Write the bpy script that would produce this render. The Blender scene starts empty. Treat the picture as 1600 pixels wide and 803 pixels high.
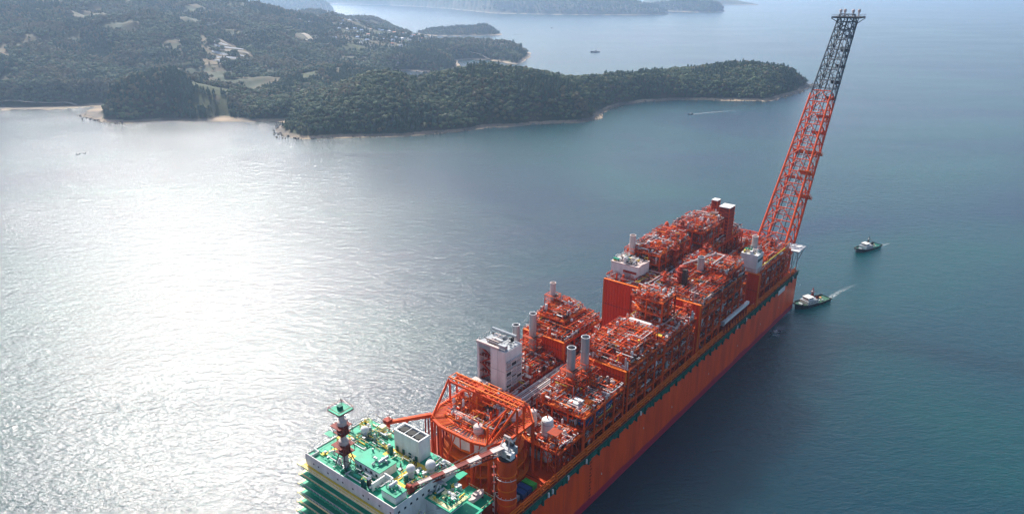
import bpy, math, random
import numpy as np
from mathutils import Vector, Matrix
R = math.radians
rnd = random.Random(7)
S = bpy.context.scene
C = S.collection

# ------------------------------------------------------------------ camera, light, exposure
CAM_H, F_PX, PITCH = 236.37, 1120.0, 21.06
cd = bpy.data.cameras.new('camera'); cam = bpy.data.objects.new('camera', cd); C.objects.link(cam)
cam.location = (0, 0, CAM_H); cam.rotation_euler = (R(90 - PITCH), 0, 0)
cd.sensor_width = 36; cd.lens = 36 * F_PX / 1600; cd.clip_start = 1; cd.clip_end = 80000
S.camera = cam
SUN_EL, SUN_AZ = 43.5, -27.0            # azimuth clockwise from +Y (straight ahead)
W = bpy.data.worlds.new('World'); S.world = W; W.use_nodes = True
nt = W.node_tree; bg = nt.nodes['Background']; sky = nt.nodes.new('ShaderNodeTexSky')
sky.sky_type = 'NISHITA'; sky.sun_disc = False
sky.sun_elevation = R(SUN_EL); sky.sun_rotation = R(SUN_AZ); sky.dust_density = 2.0; sky.air_density = 1.0; sky.ozone_density = .8
nt.links.new(sky.outputs[0], bg.inputs[0]); bg.inputs[1].default_value = 0.12
sl = bpy.data.lights.new('sun', 'SUN'); sl.energy = 5.0; sl.angle = R(0.53); sl.color = (1, .95, .87)
sun = bpy.data.objects.new('sun', sl); C.objects.link(sun)
sd = Vector((math.sin(R(SUN_AZ)) * math.cos(R(SUN_EL)), math.cos(R(SUN_AZ)) * math.cos(R(SUN_EL)), math.sin(R(SUN_EL))))
sun.rotation_euler = sd.to_track_quat('Z', 'Y').to_euler()
S.view_settings.view_transform = 'Standard'; S.view_settings.look = 'None'
S.view_settings.exposure = 0.62; S.view_settings.gamma = 1
S.cycles.max_bounces = 6; S.cycles.volume_bounces = 1; S.cycles.transparent_max_bounces = 12
HAZE = 8.0e-5

# ------------------------------------------------------------------ materials
def nodes(name):
    m = bpy.data.materials.new(name); m.use_nodes = True
    t = m.node_tree; return m, t, t.nodes['Principled BSDF']
def N(t, typ, **kw):
    n = t.nodes.new(typ)
    for k, v in kw.items(): setattr(n, k, v)
    return n
def paint(name, c, c2=None, rough=.6, scale=.35, metal=0.0, streak=True, lo=.35, hi=.75):
    """painted steel: two tones of the same paint mixed by weathering noise that runs down the plate"""
    m, t, p = nodes(name)
    c2 = c2 or tuple(x * .72 for x in c)
    g = N(t, 'ShaderNodeTexCoord'); mp = N(t, 'ShaderNodeMapping')
    mp.inputs['Scale'].default_value = (1, 1, .3 if streak else 1)
    n = N(t, 'ShaderNodeTexNoise'); n.inputs['Scale'].default_value = scale; n.inputs['Detail'].default_value = 7
    n.inputs['Roughness'].default_value = .65
    r = N(t, 'ShaderNodeMapRange'); r.inputs[1].default_value = lo; r.inputs[2].default_value = hi
    x = N(t, 'ShaderNodeMix', data_type='RGBA')
    x.inputs[6].default_value = (*c, 1); x.inputs[7].default_value = (*c2, 1)
    t.links.new(g.outputs['Object'], mp.inputs[0]); t.links.new(mp.outputs[0], n.inputs['Vector'])
    t.links.new(n.outputs[0], r.inputs[0]); t.links.new(r.outputs[0], x.inputs[0])
    t.links.new(x.outputs[2], p.inputs['Base Color'])
    p.inputs['Specular IOR Level'].default_value = .2; p.inputs['Roughness'].default_value = rough; p.inputs['Metallic'].default_value = metal
    return m
RED = (.72, .082, .006)
M = dict(
    red=paint('orange_red_paint', RED, (.46, .036, .005)),
    red2=paint('deep_red_paint', (.34, .028, .006), (.16, .016, .006)),
    oran=paint('orange_paint_highlight', (.76, .16, .008), (.58, .088, .007)),  # orange paint; also colours in the bright highlights along module edges
    deck=paint('red_deck_plate', (.36, .044, .009), (.085, .020, .012), scale=.22, streak=False),  # plate red toned down to colour in the shade within the modules
    grate=paint('shade_dark_grating', (.075, .042, .034), (.025, .020, .019), scale=.5, streak=False, rough=.7),  # grating, darkened so its colour carries the shade inside the modules
    wallred=paint('blast_wall_red', (.74, .060, .005), (.58, .036, .005), scale=.12),
    white=paint('white_paint', (.74, .73, .71), (.52, .50, .47), scale=.25),
    pink=paint('primer_grey_pink', (.62, .50, .47), (.44, .33, .30)),
    grey=paint('galvanised_grey', (.40, .42, .44), (.26, .27, .28), rough=.4, metal=.3),
    dark=paint('dark_steel', (.045, .045, .05), (.03, .028, .028)),
    stack=paint('stack_steel', (.48, .49, .51), (.33, .32, .32), rough=.38, metal=.5),
    black=paint('soot_black', (.012, .012, .012)),
    green=paint('green_deck', (.012, .38, .22), (.018, .22, .13), scale=.16, streak=False, rough=.5),
    dgreen=paint('dark_green_paint', (.010, .13, .095), (.008, .075, .062), scale=.5),
    yellow=paint('yellow_marking', (.70, .50, .06), (.58, .40, .06)),
    cream=paint('cream_edge', (.80, .74, .42), (.66, .62, .30)),
    brown=paint('maroon_paint', (.22, .030, .020), (.12, .020, .016)),
    blue=paint('blue_container', (.022, .07, .20), (.016, .045, .13)),
    gcont=paint('bright_green_container', (.06, .42, .06), (.04, .30, .05)),
    hullt=paint('tug_hull', (.018, .028, .034), (.03, .035, .035)),
    tugdeck=paint('tug_deck_green', (.035, .12, .075), (.06, .11, .07), streak=False),
    rubber=paint('fender_rubber', (.02, .02, .02)),
    glass=paint('window_glass', (.02, .03, .04), rough=.1),
    trunk=paint('bark', (.09, .06, .04)),
    roofb=paint('blue_roof', (.10, .20, .38)), roofg=paint('grey_roof', (.30, .30, .31)), roofo=paint('orange_roof', (.45, .16, .08)),
    slate=paint('slate_grey_paint', (.13, .15, .17), (.07, .08, .09)),
    wood=paint('weathered_wood', (.20, .16, .12), streak=False), conc=paint('concrete', (.52, .50, .46), (.40, .38, .35), streak=False),
)
def hull_mat():
    m, t, p = nodes('hull_red')
    g = N(t, 'ShaderNodeTexCoord'); sp = N(t, 'ShaderNodeSeparateXYZ'); t.links.new(g.outputs['Object'], sp.inputs[0])
    mp = N(t, 'ShaderNodeMapping'); mp.inputs['Scale'].default_value = (1, 1, .18)
    n = N(t, 'ShaderNodeTexNoise'); n.inputs['Scale'].default_value = .16; n.inputs['Detail'].default_value = 8
    t.links.new(g.outputs['Object'], mp.inputs[0]); t.links.new(mp.outputs[0], n.inputs['Vector'])
    a = N(t, 'ShaderNodeMix', data_type='RGBA'); a.inputs[6].default_value = (.86, .088, .010, 1); a.inputs[7].default_value = (.62, .058, .012, 1)
    r = N(t, 'ShaderNodeMapRange'); r.inputs[1].default_value = .35; r.inputs[2].default_value = .7
    t.links.new(n.outputs[0], r.inputs[0]); t.links.new(r.outputs[0], a.inputs[0])
    ms = N(t, 'ShaderNodeMapping'); ms.inputs['Scale'].default_value = (1, 1, .05)
    ns = N(t, 'ShaderNodeTexNoise'); ns.inputs['Scale'].default_value = .55; ns.inputs['Detail'].default_value = 6; ns.inputs['Roughness'].default_value = .7
    t.links.new(g.outputs['Object'], ms.inputs[0]); t.links.new(ms.outputs[0], ns.inputs['Vector'])
    rs_ = N(t, 'ShaderNodeMapRange'); rs_.inputs[1].default_value = .54; rs_.inputs[2].default_value = .74; rs_.inputs[4].default_value = .38
    t.links.new(ns.outputs[0], rs_.inputs[0])
    a2 = N(t, 'ShaderNodeMix', data_type='RGBA'); a2.inputs[7].default_value = (.22, .030, .015, 1)
    t.links.new(rs_.outputs[0], a2.inputs[0]); t.links.new(a.outputs[2], a2.inputs[6]); a = a2
    # purple-red band along the waterline with an uneven upper edge
    n2 = N(t, 'ShaderNodeTexNoise'); n2.inputs['Scale'].default_value = .06; n2.inputs['Detail'].default_value = 5
    t.links.new(g.outputs['Object'], n2.inputs['Vector'])
    ad = N(t, 'ShaderNodeMath', operation='MULTIPLY_ADD'); ad.inputs[1].default_value = -3.5
    t.links.new(n2.outputs[0], ad.inputs[0]); t.links.new(sp.outputs['Z'], ad.inputs[2])
    st = N(t, 'ShaderNodeMapRange'); st.inputs[1].default_value = 3.2; st.inputs[2].default_value = 2.0
    t.links.new(ad.outputs[0], st.inputs[0])
    b = N(t, 'ShaderNodeMix', data_type='RGBA'); b.inputs[7].default_value = (.34, .018, .050, 1)
    t.links.new(a.outputs[2], b.inputs[6]); t.links.new(st.outputs[0], b.inputs[0])
    # plate seams every 12 m
    w = N(t, 'ShaderNodeMath', operation='PINGPONG'); w.inputs[1].default_value = 15
    t.links.new(sp.outputs['X'], w.inputs[0])
    l = N(t, 'ShaderNodeMath', operation='LESS_THAN'); l.inputs[1].default_value = .16; t.links.new(w.outputs[0], l.inputs[0])
    k = N(t, 'ShaderNodeMath', operation='MULTIPLY'); k.inputs[1].default_value = .35; t.links.new(l.outputs[0], k.inputs[0])
    c = N(t, 'ShaderNodeMix', data_type='RGBA'); c.inputs[7].default_value = (.20, .025, .02, 1)
    t.links.new(b.outputs[2], c.inputs[6]); t.links.new(k.outputs[0], c.inputs[0]); t.links.new(c.outputs[2], p.inputs['Base Color'])
    p.inputs['Roughness'].default_value = .45; p.inputs['Specular IOR Level'].default_value = .3
    return m
M['hull'] = hull_mat()

def water_mat():
    m, t, p = nodes('sea_water')
    g = N(t, 'ShaderNodeNewGeometry')
    def noise(scale, detail, rot=0, sx=1, sy=1, rough=.55, dist=0):
        mp = N(t, 'ShaderNodeMapping'); mp.inputs['Rotation'].default_value = (0, 0, R(rot)); mp.inputs['Scale'].default_value = (sx, sy, 1)
        n = N(t, 'ShaderNodeTexNoise'); n.inputs['Scale'].default_value = scale; n.inputs['Detail'].default_value = detail
        n.inputs['Roughness'].default_value = rough; n.inputs['Distortion'].default_value = dist
        t.links.new(g.outputs['Position'], mp.inputs[0]); t.links.new(mp.outputs[0], n.inputs['Vector']); return n
    def bump(n, d, prev=None):
        b = N(t, 'ShaderNodeBump'); t.links.new(gust.outputs[0], b.inputs['Strength']); b.inputs['Distance'].default_value = d
        t.links.new(n.outputs[0], b.inputs['Height'])
        if prev: t.links.new(prev.outputs[0], b.inputs['Normal'])
        return b
    gust = N(t, 'ShaderNodeMapRange'); gust.inputs[1].default_value = .32; gust.inputs[2].default_value = .68; gust.inputs[3].default_value = .80; gust.inputs[4].default_value = 1.0
    t.links.new(noise(.0075, 6, 35, .4, 1.0, rough=.6, dist=1.2).outputs[0], gust.inputs[0])
    b = bump(noise(.15, 2, 25, .5, 1.0, dist=.4), .64)
    b = bump(noise(.56, 4, -22, .5, 1.0, rough=.62), .70, b)
    b = bump(noise(1.8, 2, -10, .7, 1.0), .14, b)
    t.links.new(b.outputs[0], p.inputs['Normal'])
    big = noise(.0032, 5, 30, .5, 1.0, dist=1.0)
    x = N(t, 'ShaderNodeMix', data_type='RGBA'); x.inputs[6].default_value = (.0002, .020, .042, 1); x.inputs[7].default_value = (.0002, .045, .046, 1)
    r = N(t, 'ShaderNodeMapRange'); r.inputs[1].default_value = .36; r.inputs[2].default_value = .66
    t.links.new(big.outputs[0], r.inputs[0]); t.links.new(r.outputs[0], x.inputs[0]); t.links.new(x.outputs[2], p.inputs['Base Color'])
    ro = N(t, 'ShaderNodeMapRange'); ro.inputs[1].default_value = .3; ro.inputs[2].default_value = .7; ro.inputs[3].default_value = .15; ro.inputs[4].default_value = .21
    t.links.new(noise(.006, 4, 15, .35, 1.0, dist=.8).outputs[0], ro.inputs[0]); t.links.new(ro.outputs[0], p.inputs['Roughness'])
    p.inputs['IOR'].default_value = 1.333; p.inputs['Specular IOR Level'].default_value = .85
    p.subsurface_method = 'BURLEY'; p.inputs['Subsurface Weight'].default_value = 1.0; p.inputs['Subsurface Radius'].default_value = (15, 45, 50); p.inputs['Subsurface Scale'].default_value = 3.0
    return m
M['water'] = water_mat()

def land_mat():
    m, t, p = nodes('hill_ground')
    g = N(t, 'ShaderNodeNewGeometry'); sp = N(t, 'ShaderNodeSeparateXYZ'); t.links.new(g.outputs['Position'], sp.inputs[0])
    def noise(s, d):
        n = N(t, 'ShaderNodeTexNoise'); n.inputs['Scale'].default_value = s; n.inputs['Detail'].default_value = d; t.links.new(g.outputs['Position'], n.inputs['Vector']); return n
    a = N(t, 'ShaderNodeMix', data_type='RGBA'); a.inputs[6].default_value = (.03, .045, .016, 1); a.inputs[7].default_value = (.085, .062, .028, 1)
    r = N(t, 'ShaderNodeMapRange'); r.inputs[1].default_value = .4; r.inputs[2].default_value = .65
    t.links.new(noise(.02, 6).outputs[0], r.inputs[0]); t.links.new(r.outputs[0], a.inputs[0])
    s = N(t, 'ShaderNodeMix', data_type='RGBA'); s.inputs[6].default_value = (.12, .10, .08, 1); s.inputs[7].default_value = (.34, .25, .16, 1)
    r2 = N(t, 'ShaderNodeMapRange'); r2.inputs[1].default_value = .40; r2.inputs[2].default_value = .60
    t.links.new(noise(.012, 4).outputs[0], r2.inputs[0]); t.links.new(r2.outputs[0], s.inputs[0])
    n3 = noise(.12, 4); ad = N(t, 'ShaderNodeMath', operation='MULTIPLY_ADD'); ad.inputs[1].default_value = 3.0
    t.links.new(n3.outputs[0], ad.inputs[0]); t.links.new(sp.outputs['Z'], ad.inputs[2])
    r3 = N(t, 'ShaderNodeMapRange'); r3.inputs[1].default_value = 4.2; r3.inputs[2].default_value = 5.4
    t.links.new(ad.outputs[0], r3.inputs[0])
    f = N(t, 'ShaderNodeMix', data_type='RGBA'); t.links.new(r3.outputs[0], f.inputs[0]); t.links.new(s.outputs[2], f.inputs[6]); t.links.new(a.outputs[2], f.inputs[7])
    t.links.new(f.outputs[2], p.inputs['Base Color']); p.inputs['Roughness'].default_value = .95
    return m
M['land'] = land_mat()
def leaf_mat(name, cols):
    m, t, p = nodes(name)
    o = N(t, 'ShaderNodeObjectInfo'); cr = N(t, 'ShaderNodeValToRGB')
    e = cr.color_ramp.elements
    while len(e) < len(cols): e.new(.5)
    for i, c in enumerate(cols): e[i].position = i / max(1, len(cols) - 1); e[i].color = (*c, 1)
    t.links.new(o.outputs['Random'], cr.inputs[0]); t.links.new(cr.outputs[0], p.inputs['Base Color'])
    p.inputs['Roughness'].default_value = .8
    return m
M['leaf'] = leaf_mat('broadleaf', [(.026, .060, .020), (.072, .115, .036), (.034, .075, .028), (.13, .135, .048), (.05, .095, .032), (.10, .145, .045)])
M['pine'] = leaf_mat('pine_needles', [(.020, .058, .022), (.038, .085, .034), (.026, .066, .032)])
M['autumn'] = leaf_mat('autumn_leaf', [(.11, .10, .035), (.10, .105, .035), (.14, .105, .042), (.085, .08, .032)])
def flat_mat(name, c, c2, sc): return paint(name, c, c2, rough=.9, scale=sc, streak=False)
M['field'] = flat_mat('field_soil', (.17, .12, .075), (.09, .085, .04), .05)
M['film'] = flat_mat('greenhouse_film', (.36, .37, .38), (.22, .22, .22), .3)
M['grass'] = flat_mat('field_grass', (.06, .068, .024), (.035, .045, .016), .05)
M['road'] = flat_mat('pale_road', (.34, .29, .23), (.24, .20, .15), .1)
M['rock'] = flat_mat('shore_rock', (.20, .17, .14), (.11, .095, .08), .4)
def foam_mat():
    m, t, p = nodes('wake_foam')
    g = N(t, 'ShaderNodeNewGeometry'); n = N(t, 'ShaderNodeTexNoise'); n.inputs['Scale'].default_value = .55; n.inputs['Detail'].default_value = 6; n.inputs['Roughness'].default_value = .7
    t.links.new(g.outputs['Position'], n.inputs['Vector'])
    at = N(t, 'ShaderNodeAttribute', attribute_name='fade')
    ad = N(t, 'ShaderNodeMath', operation='MULTIPLY'); t.links.new(at.outputs['Fac'], ad.inputs[0])
    r = N(t, 'ShaderNodeMapRange'); r.inputs[1].default_value = .38; r.inputs[2].default_value = .62
    t.links.new(n.outputs[0], r.inputs[0]); t.links.new(r.outputs[0], ad.inputs[1])
    p.inputs['Base Color'].default_value = (.75, .78, .78, 1); p.inputs['Roughness'].default_value = .9
    al = N(t, 'ShaderNodeMath', operation='MULTIPLY'); al.inputs[1].default_value = .45; t.links.new(ad.outputs[0], al.inputs[0]); t.links.new(al.outputs[0], p.inputs['Alpha'])
    return m
M['foam'] = foam_mat()

# ------------------------------------------------------------------ mesh builder
class B:
    def __init__(s, m='red'): s.v = []; s.f = []; s.mi = []; s.mats = []; s.m = m
    def idx(s, m):
        m = m or s.m
        if m not in s.mats: s.mats.append(m)
        return s.mats.index(m)
    def add(s, vs, fs, m=None):
        o = len(s.v); i = s.idx(m); s.v += [tuple(v) for v in vs]
        s.f += [tuple(o + k for k in f) for f in fs]; s.mi += [i] * len(fs)
    def box(s, x0, x1, y0, y1, z0, z1, m=None):
        s.add([(x0, y0, z0), (x1, y0, z0), (x1, y1, z0), (x0, y1, z0), (x0, y0, z1), (x1, y0, z1), (x1, y1, z1), (x0, y1, z1)],
              [(0, 3, 2, 1), (4, 5, 6, 7), (0, 1, 5, 4), (1, 2, 6, 5), (2, 3, 7, 6), (3, 0, 4, 7)], m)
    def bar(s, p, q, r, m=None, n=4, r2=None):
        p, q = Vector(p), Vector(q); d = q - p
        if d.length < 1e-4: return
        d.normalize(); u = d.cross(Vector((0, 0, 1)) if abs(d.z) < .95 else Vector((1, 0, 0))).normalized(); w = d.cross(u)
        r2 = r if r2 is None else r2; vs = []
        for c, rr in ((p, r), (q, r2)):
            for k in range(n):
                a = 2 * math.pi * (k + .5) / n; vs.append(c + u * (rr * math.cos(a)) + w * (rr * math.sin(a)))
        s.add(vs, [(k, (k + 1) % n, n + (k + 1) % n, n + k) for k in range(n)] + [tuple(range(n - 1, -1, -1)), tuple(range(n, 2 * n))], m)
    def lathe(s, x, y, prof, m=None, n=12, capm=None):
        vs = []
        for r, z in prof:
            for k in range(n):
                a = 2 * math.pi * k / n; vs.append((x + r * math.cos(a), y + r * math.sin(a), z))
        fs = []
        for i in range(len(prof) - 1):
            for k in range(n): fs.append((i * n + k, i * n + (k + 1) % n, (i + 1) * n + (k + 1) % n, (i + 1) * n + k))
        s.add(vs, fs, m)
        o = (len(prof) - 1) * n
        s.add(vs[:n], [tuple(range(n - 1, -1, -1))], m); s.add(vs[o:], [tuple(range(n))], capm or m)
    def capsule(s, p, q, r, m=None, n=10):
        p, q = Vector(p), Vector(q); d = (q - p).normalized()
        s.bar(p, q, r, m, n); s.bar(p, p - d * r * .35, r, m, n, r * .6); s.bar(q, q + d * r * .35, r, m, n, r * .6)
    def ball(s, x, y, z, r, m=None, n=12, k=7):
        prof = [(max(.02, r * math.sin(math.pi * i / k)), z - r * math.cos(math.pi * i / k)) for i in range(k + 1)]
        s.lathe(x, y, prof, m, n)
    def mesh(s, name, smooth=False):
        me = bpy.data.meshes.new(name); me.from_pydata(s.v, [], s.f)
        for m in (s.mats or [s.m]): me.materials.append(M[m])
        if s.mi: me.polygons.foreach_set('material_index', s.mi)
        if smooth: me.polygons.foreach_set('use_smooth', [True] * len(s.f))
        me.update(); return me
    def link(s, name, parent=None, smooth=False, kind=None, label=None, loc=None):
        o = bpy.data.objects.new(name, s.mesh(name, smooth)); C.objects.link(o)
        if parent: o.parent = parent
        if kind: o['kind'] = kind
        if label: o['label'] = label
        if loc: o.location = loc
        return o
def tag(o, label=None, cat=None, group=None, kind=None):
    if label: o['label'] = label
    if cat: o['category'] = cat
    if group: o['group'] = group
    if kind: o['kind'] = kind
    return o
def empty(name, loc=(0, 0, 0), rz=0, **kw):
    o = bpy.data.objects.new(name, None); C.objects.link(o); o.location = loc; o.rotation_euler = (0, 0, rz); return tag(o, **kw)
def inst(me, name, parent=None, loc=(0, 0, 0), rz=0, scale=1):
    o = bpy.data.objects.new(name, me); C.objects.link(o)
    if parent: o.parent = parent
    o.location = loc; o.rotation_euler = (0, 0, rz); o.scale = (scale,) * 3 if not hasattr(scale, '__len__') else scale; return o

# ------------------------------------------------------------------ sea
def sea():
    b = B('water'); n = 96; rings = [0, 600, 1500, 4000, 12000, 30000]
    vs = [(0, 0, 0)]
    for r in rings[1:]: vs += [(r * math.cos(2 * math.pi * k / n), r * math.sin(2 * math.pi * k / n), 0) for k in range(n)]
    fs = [(0, 1 + k, 1 + (k + 1) % n) for k in range(n)]
    for i in range(len(rings) - 2):
        o = 1 + i * n; fs += [(o + k, o + n + k, o + n + (k + 1) % n, o + (k + 1) % n) for k in range(n)]
    b.add(vs, fs); b.link('sea', kind='structure')
sea()

# ------------------------------------------------------------------ land: coastlines and ridges in metres
RS = np.random.RandomState(5)
_lat = RS.rand(256, 256)
def vnoise(x, y):
    xi = np.floor(x).astype(int); yi = np.floor(y).astype(int); fx = x - xi; fy = y - yi
    fx = fx * fx * (3 - 2 * fx); fy = fy * fy * (3 - 2 * fy); L = lambda a, b: _lat[a % 256, b % 256]
    return (L(xi, yi) * (1 - fx) + L(xi + 1, yi) * fx) * (1 - fy) + (L(xi, yi + 1) * (1 - fx) + L(xi + 1, yi + 1) * fx) * fy
def fbm(x, y, o=4):
    r = 0; a = .5; 
    for i in range(o): r = r + a * (vnoise(x + 17.3 * i, y + 9.1 * i) - .5); x = x * 2.03; y = y * 2.03; a *= .5
    return r
def seg_dist(X, Y, a, b):
    dx, dy = b[0] - a[0], b[1] - a[1]; L2 = dx * dx + dy * dy + 1e-9
    t = np.clip(((X - a[0]) * dx + (Y - a[1]) * dy) / L2, 0, 1)
    return np.hypot(X - a[0] - t * dx, Y - a[1] - t * dy), t
def inside(X, Y, poly):
    c = np.zeros(X.shape, bool); n = len(poly)
    for i in range(n):
        (x1, y1), (x2, y2) = poly[i], poly[(i + 1) % n]
        if y1 == y2: continue
        c ^= ((y1 > Y) != (y2 > Y)) & (X < (x2 - x1) * (Y - y1) / (y2 - y1) + x1)
    return c
def coast_dist(X, Y, poly):
    d = np.full(X.shape, 1e9)
    for i in range(len(poly)): d = np.minimum(d, seg_dist(X, Y, poly[i], poly[(i + 1) % len(poly)])[0])
    return np.where(inside(X, Y, poly), d, -d)
MAIN = [(-1255, 1415), (-999, 1408), (-929, 1415), (-839, 1446), (-815, 1351), (-749, 1292), (-679, 1267), (-634, 1292), (-553, 1292), (-461, 1292), (-416, 1286), (-397, 1203), (-377, 1156), (-337, 1136), (-268, 1146), (-208, 1156), (-147, 1171), (-86, 1198), (-44, 1237), (11, 1249), (68, 1267), (120, 1279), (158, 1311), (172, 1386), (221, 1469), (267, 1510), (325, 1536), (386, 1536), (447, 1536), (537, 1519), (589, 1572), (637, 1628), (743, 1787),
        (660, 1830), (560, 1840), (450, 1800), (330, 1760), (230, 1690), (130, 1590), (20, 1560), (-100, 1560), (-190, 1640), (-280, 1760), (-325, 1900), (-320, 1993), (-320, 2067), (-288, 2067), (-234, 2037), (-190, 2010), (-165, 2060), (-150, 2147), (-160, 2250), (-174, 2344), (-124, 2384), (-72, 2364), (-16, 2268), (23, 2232), (45, 2344), (61, 2511),
        (63, 2603), (20, 2760), (-120, 2840), (-254, 2930), (-298, 2894), (-349, 3081), (-455, 3380), (-585, 3585), (-680, 3780), (-800, 3950), (-1000, 4000), (-1150, 3600), (-1500, 3400), (-2600, 3600), (-2900, 2400), (-2400, 1600), (-1800, 1400)]
RIDGES = [  # (half width, points x y z)
    (120, [(-372, 1190, 8), (-355, 1215, 20), (-295, 1290, 50), (-232, 1330, 72), (-180, 1360, 54), (-120, 1380, 69), (-49, 1400, 82), (4, 1410, 77), (58, 1420, 66), (127, 1450, 52), (238, 1560, 42), (339, 1640, 41), (447, 1680, 45), (557, 1710, 47), (620, 1730, 38), (670, 1755, 20)]),
    (75, [(-771, 1340, 24), (-725, 1380, 54), (-669, 1400, 68), (-614, 1400, 46), (-564, 1370, 14)]),
    (420, [(-1911, 2300, 260), (-1602, 2400, 232), (-1334, 2450, 205), (-1117, 2500, 172), (-964, 2500, 142), (-834, 2500, 110)]),
    (260, [(-1640, 1850, 190), (-1440, 1900, 184), (-1220, 1950, 163), (-1017, 2000, 148), (-879, 1950, 108), (-747, 1900, 58)]),
    (110, [(-1400, 1660, 110), (-1241, 1640, 88), (-1106, 1640, 68), (-988, 1640, 42), (-880, 1600, 16)]),
    (190, [(-968, 2900, 88), (-945, 3000, 85), (-950, 3200, 90), (-872, 3400, 95), (-703, 3450, 66), (-650, 3480, 27), (-600, 3530, 4)]),
    (150, [(-809, 2650, 50), (-690, 2700, 74), (-586, 2700, 83), (-507, 2700, 62), (-480, 2700, 46)]),
    (120, [(-522, 2900, 18), (-422, 2900, 31), (-330, 2860, 8)]),
    (70, [(-320, 2180, 14), (-266, 2190, 32), (-205, 2180, 24), (-172, 2160, 8)]),
    (95, [(-258, 2700, 3), (-138, 2660, 19), (-45, 2620, 25), (0, 2580, 19), (40, 2540, 6)]),
    (150, [(-850, 2170, 112), (-770, 2150, 99), (-724, 2120, 92), (-635, 2050, 60), (-557, 1950, 30)]),
    (120, [(-500, 1480, 22), (-460, 1600, 38), (-414, 1700, 40), (-340, 1660, 36)]),
]
def height(X, Y, poly=MAIN, ridges=RIDGES, base=14, bank=55):
    X = np.asarray(X, float); Y = np.asarray(Y, float)
    wob = fbm(X / 45, Y / 45, 3) * 26
    d = coast_dist(X, Y, poly) + wob * .8
    ex = 0
    if poly is MAIN: ex = 26 * np.clip((-470 - X) / 60, 0, 1) * np.clip((1500 - Y) / 30, 0, 1) * (np.abs(X + 650) > 95)
    acc = np.full(X.shape, float(base)) ** 3
    for w, pts in ridges:
        best = np.zeros(X.shape)
        for p, q in zip(pts, pts[1:]):
            dd, t = seg_dist(X, Y, p, q); z = p[2] + (q[2] - p[2]) * t; u = dd / w
            best = np.maximum(best, z / (1 + u ** 2.2))
        acc = acc + best ** 3
    hi = np.clip((-390 - X) / 150, 0, 1) * np.clip((Y - 1420) / 150, 0, 1)
    h = np.cbrt(acc) * (1 + (.30 + .35 * hi) * fbm(X / 160, Y / 160, 4)) + (10 + 12 * hi) * fbm(X / 55, Y / 55, 4)
    if poly is MAIN: h = h * (1 - .75 * np.clip((X + 420) / 40, 0, 1) * np.clip((Y - 2760) / 50, 0, 1))
    k = np.clip((d - 11 - ex) / bank, 0, 1); k = k * (2 - k)
    z = np.where(d > 0, np.minimum(d * .16, 1.5) + k * np.maximum(h, 2), np.maximum(d * .12, -4))
    return z, d - ex
def terrain(name, x0, x1, y0, y1, step, **kw):
    xs = np.arange(x0, x1 + step, step); ys = np.arange(y0, y1 + step, step); X, Y = np.meshgrid(xs, ys)
    Z, D = height(X, Y, **kw); nx, ny = len(xs), len(ys)
    keep = (D > -2.2 * step)
    idx = np.arange(nx * ny).reshape(ny, nx)
    q = np.stack([idx[:-1, :-1], idx[:-1, 1:], idx[1:, 1:], idx[1:, :-1]], -1)
    kq = keep[:-1, :-1] | keep[:-1, 1:] | keep[1:, 1:] | keep[1:, :-1]
    q = q[kq]; used = np.unique(q); remap = np.zeros(nx * ny, int); remap[used] = np.arange(len(used)); q = remap[q]
    co = np.stack([X.ravel(), Y.ravel(), Z.ravel()], -1)[used]
    me = bpy.data.meshes.new(name); me.vertices.add(len(co)); me.vertices.foreach_set('co', co.ravel().astype(np.float32))
    me.loops.add(q.size); me.loops.foreach_set('vertex_index', q.ravel().astype(np.int32))
    me.polygons.add(len(q)); me.polygons.foreach_set('loop_start', np.arange(0, q.size, 4, dtype=np.int32))
    me.polygons.foreach_set('use_smooth', np.ones(len(q), bool)); me.update(calc_edges=True); me.validate()
    me.materials.append(M['land']); o = bpy.data.objects.new(name, me); C.objects.link(o); o['kind'] = 'structure'; return o
terrain('hills', -2700, 800, 1100, 4050, 9)
ISL = [
    ('wooded_islet', [(-470, 3572), (-408, 3465), (-292, 3410), (-162, 3450), (-60, 3480), (-43, 3560), (-120, 3680), (-300, 3720), (-415, 3680)], [(70, [(-425, 3560, 13), (-334, 3560, 24), (-136, 3560, 38), (-75, 3530, 12)])], 14),
    ('far_headland', [(-2400, 8800), (-1796, 8200), (-1306, 7900), (-868, 7352), (-555, 6843), (-139, 5888), (240, 5662), (612, 5555), (941, 5555), (1208, 5690), (1150, 5900), (1000, 6700), (600, 7600), (-300, 8600), (-1500, 9400)], [(330, [(-1500, 8700, 250), (-1000, 7700, 230), (-400, 6700, 190), (0, 6200, 158), (512, 6050, 130), (833, 5950, 78), (1120, 5760, 14)])], 40),
    ('far_island', [(1100, 6500), (1334, 6200), (1474, 6008), (1616, 6008), (1760, 6250), (1796, 6541), (1700, 6900), (1300, 7000)], [(170, [(1182, 6450, 40), (1457, 6300, 78), (1642, 6250, 54), (1720, 6300, 16)])], 34),
    ('far_shore', [(-3600, 6000), (-2541, 5900), (-2033, 5900), (-1626, 5950), (-1467, 6263), (-1600, 6700), (-2000, 7539), (-3600, 7600)], [(300, [(-3400, 6600, 180), (-2769, 6600, 110), (-1914, 6500, 72), (-1644, 6400, 60), (-1520, 6320, 12)])], 40),
    ('distant_shore', [(1700, 8200), (2600, 7900), (2500, 8800), (1500, 9000)], [(300, [(1700, 8600, 140), (2100, 8400, 90), (2450, 8200, 12)])], 40),
]
for n_, poly_, rid_, st_ in ISL:
    xs_ = [p[0] for p in poly_]; ys_ = [p[1] for p in poly_]
    terrain(n_, min(xs_) - 60, max(xs_) + 60, min(ys_) - 60, max(ys_) + 60, st_, poly=poly_, ridges=rid_, base=6, bank=70)

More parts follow.
